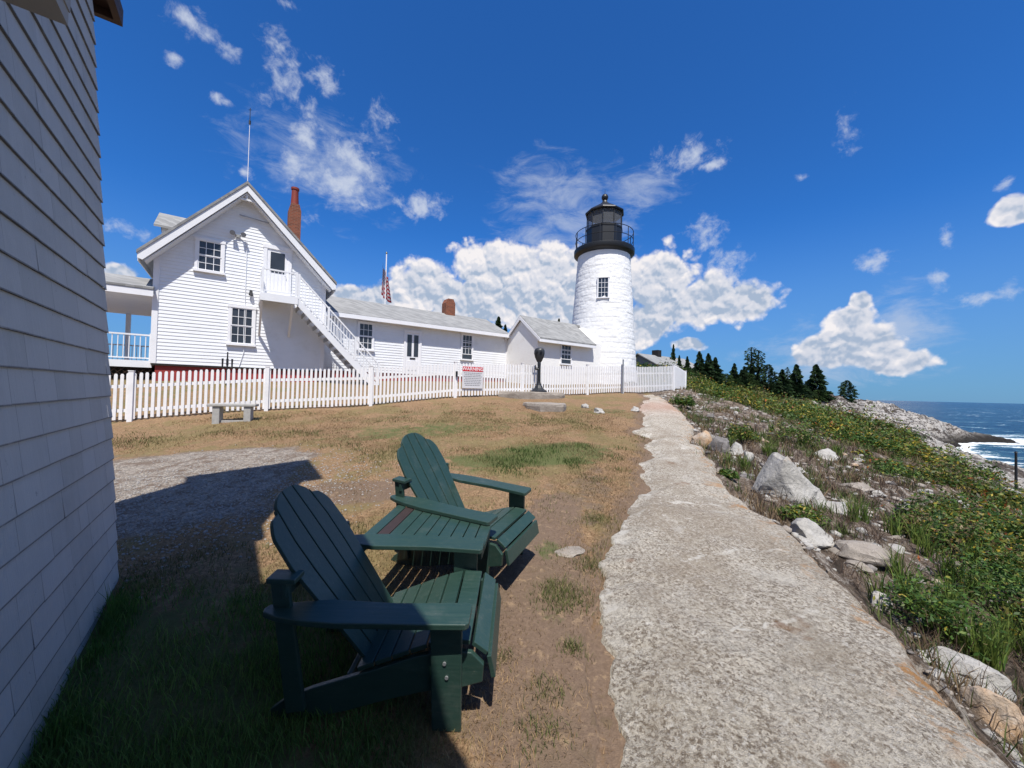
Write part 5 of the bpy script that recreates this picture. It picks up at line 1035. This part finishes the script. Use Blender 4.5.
def lawn():
    N = 240000; ang = rng.uniform(R(-60), R(52), N); r = 1.25 + 10.5 * rng.random(N) ** 1.35; x, y = r * np.sin(ang), r * np.cos(ang)
    u = x * CU_ + y * SU_; v = -x * SU_ + y * CU_
    k = (x < xl(y) - .03 + rng.normal(0, .05, N)) & ~((u < -.66) & (v < 3.9)) & (y < 12.8 + .56 * x + 1.3)
    g = np.hypot((x + 4.7) / 2.75, (y - 4.9) / 2.0) < 1.0 + rng.normal(0, .08, N); k &= ~g
    dirt = np.exp(-((x - .25 + .12 * (y - 3)) / .5) ** 2) * (y < 5.2) * (y > .9); k &= rng.random(N) > dirt * .85
    n1 = fbm(x * 1.4, y * 1.4, 4, 31); k &= rng.random(N) < sst(n1, .34, .55) * .9 + .12; x, y, r, n1 = x[k], y[k], r[k], n1[k]; n = len(x); z = Z(x, y)
    ga = 1.1 * sst(1 - np.hypot((x + 2.1) / 2.1, (y - 1.4) / 1.6), -.05, .35); gb = sst(1 - np.hypot(((x - .25) * .9 + (y - 6.2) * .43) / 1.9, (-(x - .25) * .43 + (y - 6.2) * .9) / .8) + (fbm(x * 3, y * 3, 3, 77) - .5) * 2.2, -.2, .8)
    gt = np.maximum.reduce([np.exp(-((x - .35) ** 2 + (y - 3.3) ** 2) / .03), np.exp(-((x - .3) ** 2 + (y - 2.65) ** 2) / .03), .8 * np.exp(-((x - .45) ** 2 + (y - 4.4) ** 2) / .05)])
    gr = np.clip(np.maximum.reduce([ga, gb, gt, .5 * sst(fbm(x * .7, y * 1.4, 3, 41), .56, .66)]) + rng.normal(0, .12, n), 0, 1)
    dry = mixc((.18, .112, .058), (.38, .255, .14), rng.random(n)) * (.75 + .5 * sst(fbm(x * 1.1, y * 1.6, 4, 95), .35, .65))[:, None]; grn = mixc((.030, .065, .014), (.095, .150, .036), rng.random(n)) * (1 + .9 * ga[:, None]); col = dry * (1 - gr[:, None]) + grn * gr[:, None]
    wall = np.exp(-(((x * CU_ + y * SU_) + .62) / .10) ** 2) * (y < 2.9)
    h = (.014 + .018 * rng.random(n)) * (1 + r * .05) + gr * (.012 + .030 * rng.random(n)) + ga * .03 * rng.random(n); w_ = (.0009 + .00032 * r) * (1 + .3 * gr)
    blades('lawn_grass', x, y, z, h, w_, rng.uniform(.60, .99, n) * (1 - .4 * gr), col, 'short grass, mostly dry straw with green patches, on the lawn', 'grass')
    X_, Y_ = [], []
    for (tx, ty, ns_, sp_) in ((568, 600, 700, .10), (556, 588, 300, .07), (592, 566, 420, .09), (573, 649, 160, .035), (598, 520, 350, .10), (600, 480, 300, .12), (500, 660, 120, .05), (548, 690, 160, .06), (540, 735, 200, .07), (620, 470, 260, .10)):
        g_ = ground(tx, ty); X_.append(g_.x + rng.normal(0, sp_, ns_)); Y_.append(g_.y + rng.normal(0, sp_ * .8, ns_))
    X_, Y_ = np.concatenate(X_), np.concatenate(Y_); n_ = len(X_)
    blades('grass_tufts', X_, Y_, Z(X_, Y_), .02 + .04 * rng.random(n_), np.full(n_, .0018), rng.uniform(.4, .9, n_), mixc((.05, .075, .02), (.19, .18, .07), rng.random(n_)), 'small olive grass tufts in the bare soil beside the path', 'grass')
    # tall uncut grass against the shingled wall
    N = 4200; v = .2 + 3.65 * rng.random(N); u = -.60 + np.abs(rng.normal(0, .09, N)); x = u * CU_ - v * SU_; y = u * SU_ + v * CU_; z = Z(x, y); cl = fbm(v * 3, v * 0, 3, 5); h = (.05 + .17 * rng.random(N) ** 2) * sst(cl, .3, .65) * (1 - .6 * np.clip((u + .6) / .2, 0, 1)) + .02
    blades('wall_grass', x, y, z, h, np.full(N, .0022), rng.uniform(.1, .7, N), mixc((.04, .11, .02), (.10, .20, .04), rng.random(N)), 'long green grass growing along the foot of the shaded shingled wall', 'grass')
lawn()

def leaf_cloud(cx, cy, cz, rad, hgt, nl, size, cols, V, C_):
    """append nl random quads in a dome"""
    n = nl; th = rng.random(n) * 6.283; rr = rad * np.sqrt(rng.random(n)); zz = hgt * (1 - (rr / rad) ** 2 * .75) * rng.uniform(.25, 1.05, n)
    c = np.stack([cx + rr * np.cos(th), cy + rr * np.sin(th), cz + zz], -1); nr = rng.normal(0, 1, (n, 3)); nr[:, 2] = np.abs(nr[:, 2]) + .5; nr /= np.linalg.norm(nr, axis=1)[:, None]
    t = np.cross(nr, rng.normal(0, 1, (n, 3))); t /= np.linalg.norm(t, axis=1)[:, None] + 1e-9; b = np.cross(nr, t); s = (size * rng.uniform(.6, 1.3, n))[:, None]
    V.append(np.stack([c - t * s, c - b * s * .42 , c + t * s, c + b * s * .42], 1).reshape(-1, 3)); C_.append(np.repeat(cols, 4, axis=0))
PAL = np.array([(.040, .090, .016), (.070, .135, .024), (.120, .175, .032), (.220, .210, .036), (.40, .30, .035), (.28, .085, .025), (.12, .10, .04), (.20, .15, .075)])
def cover():
    V, C_ = [], []; M_ = 6400
    y = .9 + rng.random(M_) ** 1.5 * 33; e = rng.random(M_) ** 1.1 * (3 + y * .62); x = xr(np.minimum(y, 17)) + e + np.maximum(y - 17, 0) * .1
    d = np.hypot(x, y); vm = vegmask(x, y) * (1 - rockmask(x, y, 0 * x)); front = (y * 1.0 > .06); k = (rng.random(M_) < vm * (.12 + .62 * (fbm(x * .8, y * .8, 3, 93) > .49))) & (x < 1.6 * y + 3); x, y, d = x[k], y[k], d[k]; z = Z(x, y)
    kind = fbm(x * .5 + 4, y * .5, 3, 51); hue = fbm(x * .45, y * .45 + 7, 4, 61); hue2 = fbm(x * 1.2, y * 1.2 + 7, 3, 66)
    for i in range(len(x)):
        di = d[i]; sz = .011 + .0028 * di; rad = rng.uniform(.12, .30) * (1 + .05 * di); nl = int(np.clip(74 - di * .8, 28, 80) * (1 + 3.2 / (1 + di))); hg = rng.uniform(.10, .30) * (.45 + 2.6 * max(0, kind[i] - .32)) * (1 + .02 * di); sz *= rng.uniform(.7, 1.25) 
        a = hue[i]; w_ = np.array([3, 4, 2.6, .5, .15, .08, .5, .2]) if a < .46 else (np.array([1.5, 2.5, 3, 2, .6, .25, .6, .3]) if a < .53 else np.array([1, 1.6, 2, 1.8, 1.0, .5, 1.2, 1.0])); w_ = w_ / w_.sum()
        cols = PAL[rng.choice(8, nl, p=w_)] * rng.uniform(.6, 1.25, (nl, 1)) * rng.uniform(.55, 1.15) * (.6 + .8 * hue2[i]); leaf_cloud(x[i], y[i], z[i], rad, hg, nl, sz, cols, V, C_)
    V = np.concatenate(V); C_ = np.concatenate(C_); n = len(V) // 4; o = npmesh('ground_cover', V, np.arange(n * 4).reshape(n, 4), m_leaf, cols=dict(col=C_)); tag(o, 'low wild-rose shrubs with green, yellow and orange leaves covering the seaward slope', 'shrubs', kind='stuff')
    # dry stems and grass tufts on the slope
    T_ = 1900; y = 1.2 + rng.random(T_) ** 1.6 * 26; x = xr(np.minimum(y, 17)) + .1 + rng.random(T_) ** 1.1 * (2.6 + .6 * y); k = fbm(x * .9, y * .9, 3, 71) > .44; x, y = x[k], y[k]; m = 26
    X_ = np.repeat(x, m) + rng.normal(0, .06, len(x) * m) * (1 + np.repeat(y, m) * .05); Y_ = np.repeat(y, m) + rng.normal(0, .06, len(x) * m) * (1 + np.repeat(y, m) * .05); n = len(X_); tt = np.repeat(rng.random(len(x)), m)
    col = np.where((tt < .45)[:, None], mixc((.13, .09, .055), (.27, .19, .11), rng.random(n)), mixc((.045, .085, .02), (.13, .15, .045), rng.random(n)))
    blades('slope_grass', X_, Y_, Z(X_, Y_), (.05 + .14 * rng.random(n)) * (1 + Y_ * .02), .0018 + .0006 * Y_, rng.uniform(.2, .85, n), col, 'dry and green grass tufts growing among the stones of the slope', 'grass')
cover()
def bushes():
    V, C_ = [], []; n = 0; tries = 0
    for _ in range(9000):
        y = 1.2 + rng.random() ** 1.5 * 32; x = float(xr(min(y, 17))) + .4 + rng.random() * (3 + .75 * y)
        if x > 1.5 * y + 3 or rng.random() > float(vegmask(np.array([x]), np.array([y]))[0]) * (1 - float(rockmask(np.array([x]), np.array([y]), 0)[0])): continue
        if fbm(np.array([x * .7]), np.array([y * .7]), 3, 91)[0] < (.52 if y < 9 else .47): continue
        d = math.hypot(x, y); rad = rng.uniform(.14, .40) * (1 + .05 * d); hg = rad * rng.uniform(.6, 1.45); z = zg(x, y); nl = int(min(420, 60 + 2600 / (2 + d))); sz = .010 + .0025 * d; r_ = rng.random()
        w_ = np.array([4, 4, 2, .3, .1, .1, .3, .1]) if r_ < .38 else (np.array([.6, 2, 4, 3, 1.4, .1, .3, .1]) if r_ < .76 else (np.array([2, 2, 1.4, .8, .4, .9, .8, .5]) if r_ < .88 else np.array([.3, .4, .4, .3, 0, .1, 3, 3]))); w_ = w_ / w_.sum()
        for k in range(4):
            a, q = rng.random() * 6.28, rad * .55 * rng.random(); m_ = nl // 4; leaf_cloud(x + q * math.cos(a), y + q * math.sin(a), z, rad * rng.uniform(.45, .75), hg * rng.uniform(.6, 1.1), m_, sz * rng.uniform(.8, 1.2), PAL[rng.choice(8, m_, p=w_)] * rng.uniform(.6, 1.25, (m_, 1)) * rng.uniform(.75, 1.1), V, C_)
        n += 1
        if n > 1050: break
    V = np.concatenate(V); C_ = np.concatenate(C_); m = len(V) // 4; o = npmesh('shrub_mounds', V, np.arange(m * 4).reshape(m, 4), m_leaf, cols=dict(col=C_)); tag(o, 'uneven mounds of yellow-green and dark green seaside shrubs on the slope', 'shrubs', kind='stuff')
bushes()
def weeds():
    X_, Y_ = [], []
    for (tx, ty, k, sp) in ((925, 630, 5, .16), (945, 612, 4, .22), (915, 590, 3, .12), (962, 655, 3, .15), (935, 560, 3, .25), (965, 590, 3, .25), (760, 455, 4, .3), (845, 520, 2, .15), (738, 470, 2, .1), (985, 640, 3, .2), (800, 440, 6, .5), (820, 452, 5, .4)):
        g = ground(tx, ty)
        for _ in range(k):
            cx, cy = g.x + rng.normal(0, sp), g.y + rng.normal(0, sp); X_.append(cx + rng.normal(0, .03, 60)); Y_.append(cy + rng.normal(0, .03, 60))
    X_, Y_ = np.concatenate(X_), np.concatenate(Y_); n = len(X_)
    blades('tall_weeds', X_, Y_, Z(X_, Y_) + .0, .10 + .24 * rng.random(n), .0022 + .0006 * Y_, rng.uniform(.1, .6, n), mixc((.05, .11, .02), (.19, .24, .05), rng.random(n)), 'tall feathery bright green weeds growing beside the right edge of the path', 'weeds')
    N = 420; y = 1.6 + rng.random(N) ** 1.3 * 9; x = xr(y) + .3 + rng.random(N) * (1 + .35 * y); X_ = np.repeat(x, 9) + rng.normal(0, .03, N * 9); Y_ = np.repeat(y, 9) + rng.normal(0, .03, N * 9); n = len(X_)
    blades('dry_twigs', X_, Y_, Z(X_, Y_), .08 + .22 * rng.random(n), .0012 + .0004 * Y_, rng.uniform(.3, .97, n), mixc((.045, .03, .022), (.15, .10, .07), rng.random(n)), 'dark dry twigs and dead stems strewn over the slope', 'twigs')
weeds()
def big_plant(name, px, py, wpx, hpx, label, hue, seed, cat='plant', upright=False):
    g = ground(px, py); rad = wpx / F * g.y / 2; hg = hpx / F * g.y; V, C_ = [], []; n = 0
    for i in range(26 if not upright else 34):
        a, q = rng.random() * 6.28, rad * math.sqrt(rng.random()) * .85; nl = 46; w_ = np.array(hue, float); w_ /= w_.sum()
        leaf_cloud(g.x + q * math.cos(a), g.y + q * math.sin(a), g.z + hg * rng.uniform(0, .35), rad * .38, hg * rng.uniform(.5, .8), nl, .012 + .0026 * g.y, PAL[rng.choice(8, nl, p=w_)] * rng.uniform(.6, 1.25, (nl, 1)), V, C_)
    V = np.concatenate(V); C_ = np.concatenate(C_); n = len(V) // 4; V = V - np.array(g[:]); o = npmesh(name, V, np.arange(n * 4).reshape(n, 4), m_leaf, cols=dict(col=C_)); o.location = g; tag(o, label, cat)
    return o
GR = (3, 4, 2, .3, .05, .02, .2, .1); YG = (2, 3, 3, 1.5, .5, .1, .3, .2); OL = (1.6, 1.6, 1.2, .4, .1, .05, 1.4, .8)
big_plant('shrub', 683, 408, 22, 14, 'small dark green bush right of the fence foot at the top of the path', GR, 1, 'shrub')
big_plant('shrub', 741, 442, 30, 20, 'spiky green plant behind the row of rocks beside the path', YG, 2, 'shrub')
big_plant('shrub', 800, 520, 46, 16, 'bright green weed clump at the foot of the big wedge boulder', YG, 3, 'shrub')
big_plant('shrub', 728, 478, 16, 9, 'tiny green tuft at the path edge below the dark boulder', GR, 4, 'shrub')
big_plant('shrub', 800, 445, 52, 26, 'grey-green bushy shrub at the left end of the shrub belt', OL, 5, 'shrub')
big_plant('shrub', 938, 640, 90, 74, 'large bright green shrub at the right edge of the path', GR, 6, 'shrub')
big_plant('shrub', 1000, 610, 80, 60, 'leafy green shrub at the right picture edge below the brown-edged rock', GR, 7, 'shrub')
big_plant('shrub', 985, 540, 80, 44, 'green shrub dotted with orange leaves beside the right-hand rocks', (2, 3, 2, 1.4, 1.3, .8, .3, .2), 8, 'shrub')
p = ground(1016, 478); z0_ = at(1016, 453, 12).z; pp = at(1016, 465, 12); zgp = zg(pp.x, pp.y)
tag(MB().tube([(0, 0, -.2), (0, 0, at(1016, 453, 12).z - zgp)], [.035, .028], 8).tube([(0, 0, at(1016, 453, 12).z - zgp), (0, 0, at(1016, 453, 12).z - zgp + .05)], [.045, .02], 8).build('marker_post', m_black, loc=(pp.x, pp.y, zgp)), 'thin dark post standing in the shrubs near the sea at far right', 'post')

# ================================================================== TREES
def f_needle(t, b, P, G):
    c_ = t.attr('col', 0); setp(t, b, col=c_, rough=.75, spec=.15)
m_needle = mat('spruce_needles', f_needle); m_bark = plain('grey_bark', (.11, .09, .075), .9, .3, 10)
def spruce_mesh(seed, H_=4.0, W_=1.3, nb=1500, shape=0, col=(.026, .050, .020)):
    r = np.random.default_rng(seed); V = []; C_ = []
    n = nb; f = r.random(n) ** (.8 if shape != 2 else 1.0); lim = W_ * ((1 - f) ** .85 + .04)
    if shape == 1: lim = W_ * np.sqrt(np.clip(1 - (2 * f - .75) ** 2 / 1.6, .02, 1))
    if shape == 2: lim = W_ * np.where((f > .45), .75 * (0.35 + .65 * np.sin((f - .45) / .55 * math.pi * .95) ** .6) * (r.random(n) < .75), .25 * (r.random(n) < .15))
    a = r.random(n) * 6.283; lob = .70 + .30 * np.sin(a * 3 + seed + f * 9) + .22 * np.sin(f * 42 + a * 2); q = lim * lob * r.uniform(.35, 1.0, n) ** .6; z = f * H_ * .96 + .10 * H_ * .3 - q * .18
    c = np.stack([q * np.cos(a), q * np.sin(a), z], -1); out = np.stack([np.cos(a), np.sin(a), r.uniform(-.5, .15, n)], -1); out /= np.linalg.norm(out, axis=1)[:, None]
    sd = np.cross(out, r.normal(0, 1, (n, 3))); sd /= np.linalg.norm(sd, axis=1)[:, None]; s = (r.uniform(.10, .22, n) * (.6 + .7 * (1 - f)))[:, None] * H_ / 4
    for k in range(2):
        sd2 = sd if k == 0 else np.cross(out, sd); V.append(np.stack([c - out * s * .8, c + sd2 * s * .45, c + out * s * 1.1, c - sd2 * s * .45], 1).reshape(-1, 3)); cc = np.array(col)[None] * r.uniform(.45, 2.1, (n, 1)) * (1 + .5 * np.sin(a * 2 + f * 14)[:, None] * .6); C_.append(np.repeat(cc, 4, axis=0))
    V = np.concatenate(V); C_ = np.concatenate(C_); o = npmesh('crown', V, np.arange(len(V)).reshape(-1, 4), m_needle, cols=dict(col=C_)); me = o.data; bpy.data.objects.remove(o)
    mb = MB(); mb.tube([(0, 0, -.4), (0, 0, H_ * .5), (.02, 0, H_ * .97)], [.045 * H_ / 2, .03 * H_ / 2, .008], 7)
    for k in range(14 if shape == 2 else 8):
        zz = H_ * (.2 + .7 * k / 14); aa = r.random() * 6.28; l_ = W_ * .7 * (1 - zz / H_ + .15); mb.tube([(0, 0, zz), (l_ * math.cos(aa), l_ * math.sin(aa), zz + .1 * (1 if shape == 2 else -1))], [.02, .006], 5)
    tk = mb.build('trunk', m_bark); tm = tk.data; bpy.data.objects.remove(tk); return me, tm, H_
PR = [spruce_mesh(1, 4, 1.25, 2200), spruce_mesh(2, 4, .95, 1800), spruce_mesh(3, 4, 1.7, 3000), spruce_mesh(4, 4, 1.75, 2600, 1), spruce_mesh(5, 4, 1.0, 800, 2), spruce_mesh(6, 4, 2.3, 2600, 1, (.040, .070, .022))]
def tree(px, ptop, pbase, Y, proto, label, group=None, wx=1.0, rz=None):
    cme, tme, H_ = PR[proto]; b = at(px, pbase, Y); t = at(px, ptop, Y); k = (t.z - b.z) / H_; g = zg(b.x, b.y); base = min(b.z, g + 3)
    e = empty('spruce_tree' if proto in (0, 1, 2, 4) else 'bushy_tree', (b.x, b.y, base), label, 'tree', group, rz=random.random() * 6.28 if rz is None else rz)
    e.scale = (k * wx, k * wx, k)
    for nm, me in (('crown', cme), ('trunk', tme)):
        o = bpy.data.objects.new(nm, me); COL.objects.link(o); o.parent = e
    return e
TR = [(673, 344, 374, 46, 1, 'narrow tall spruce sticking up just right of the far grey roof', .6), (679, 355, 378, 44, 1, 'slim short spruce beside the narrow tall one', .8), (687, 356, 380, 42, 1, 'pointed spruce second right of the narrow tall one', .9), (699, 351, 382, 42, 0, 'full dark spruce where the row beyond the path rises', 1), (708, 353, 383, 42, 0, 'dark spruce in the middle of the left-hand clump', 1), (715, 357, 386, 41, 0, 'dark spruce at the right end of the left-hand clump', 1.1),
      (734, 363, 388, 42, 0, 'short pointed spruce left of the tall ragged pine', 1), (744, 366, 389, 42, 1, 'small spruce close to the foot of the ragged pine', 1.2), (751, 347, 390, 43, 4, 'tall ragged pine with tufted open crown', .9), (758, 350, 391, 43.5, 4, 'second ragged pine leaning close to the tallest one', .9), (768, 364, 391, 43, 3, 'rounded dark tree right of the ragged pines', .8), (782, 369, 394, 43, 0, 'thin-topped spruce between rounded tree and broad spruce', 1.2), (787, 367, 394, 44, 4, 'bare-topped thin tree before the broad spruce', .7), (796, 364, 396, 44, 0, 'medium dark spruce left of the broad triangular one', 1.1), (816, 364, 399, 46, 2, 'broad triangular dark spruce, largest on the shore side', 1.0), (847, 380, 402, 49, 3, 'rounded dark tree standing alone at the seaward end', .85),
      (498, 313, 345, 40, 0, 'dark spruce top showing above the low wing roof', 1), (505, 320, 345, 41, 1, 'smaller spruce top beside the first above the low wing roof', 1), (558.5, 316, 345, 40, 1, 'tiny spruce tip showing above the oil house roof', .8), (655, 354, 372, 50, 0, 'small dark tree top over the far grey roof', .9)]
for px, a, b, Y, pr_, lb, wx in TR: tree(px, a, b, Y, pr_, lb, 'dark trees in the row beyond the path' if px > 660 else None, wx)
GRP = 'low dark bushes filling the foot of the tree row'
for i in range(32):
    px = 688 + i * 4.3 + random.uniform(-2, 2); yb = 381 + (px - 690) * .128; tree(px, yb - random.uniform(8, 20) * (1 if px < 770 else .65), yb + 3, 41.0 + i * .16 + random.uniform(-1, 1), random.choice((3, 5, 0)), 'low dark bush among others filling the foot of the tree row', GRP, random.uniform(.9, 1.3))
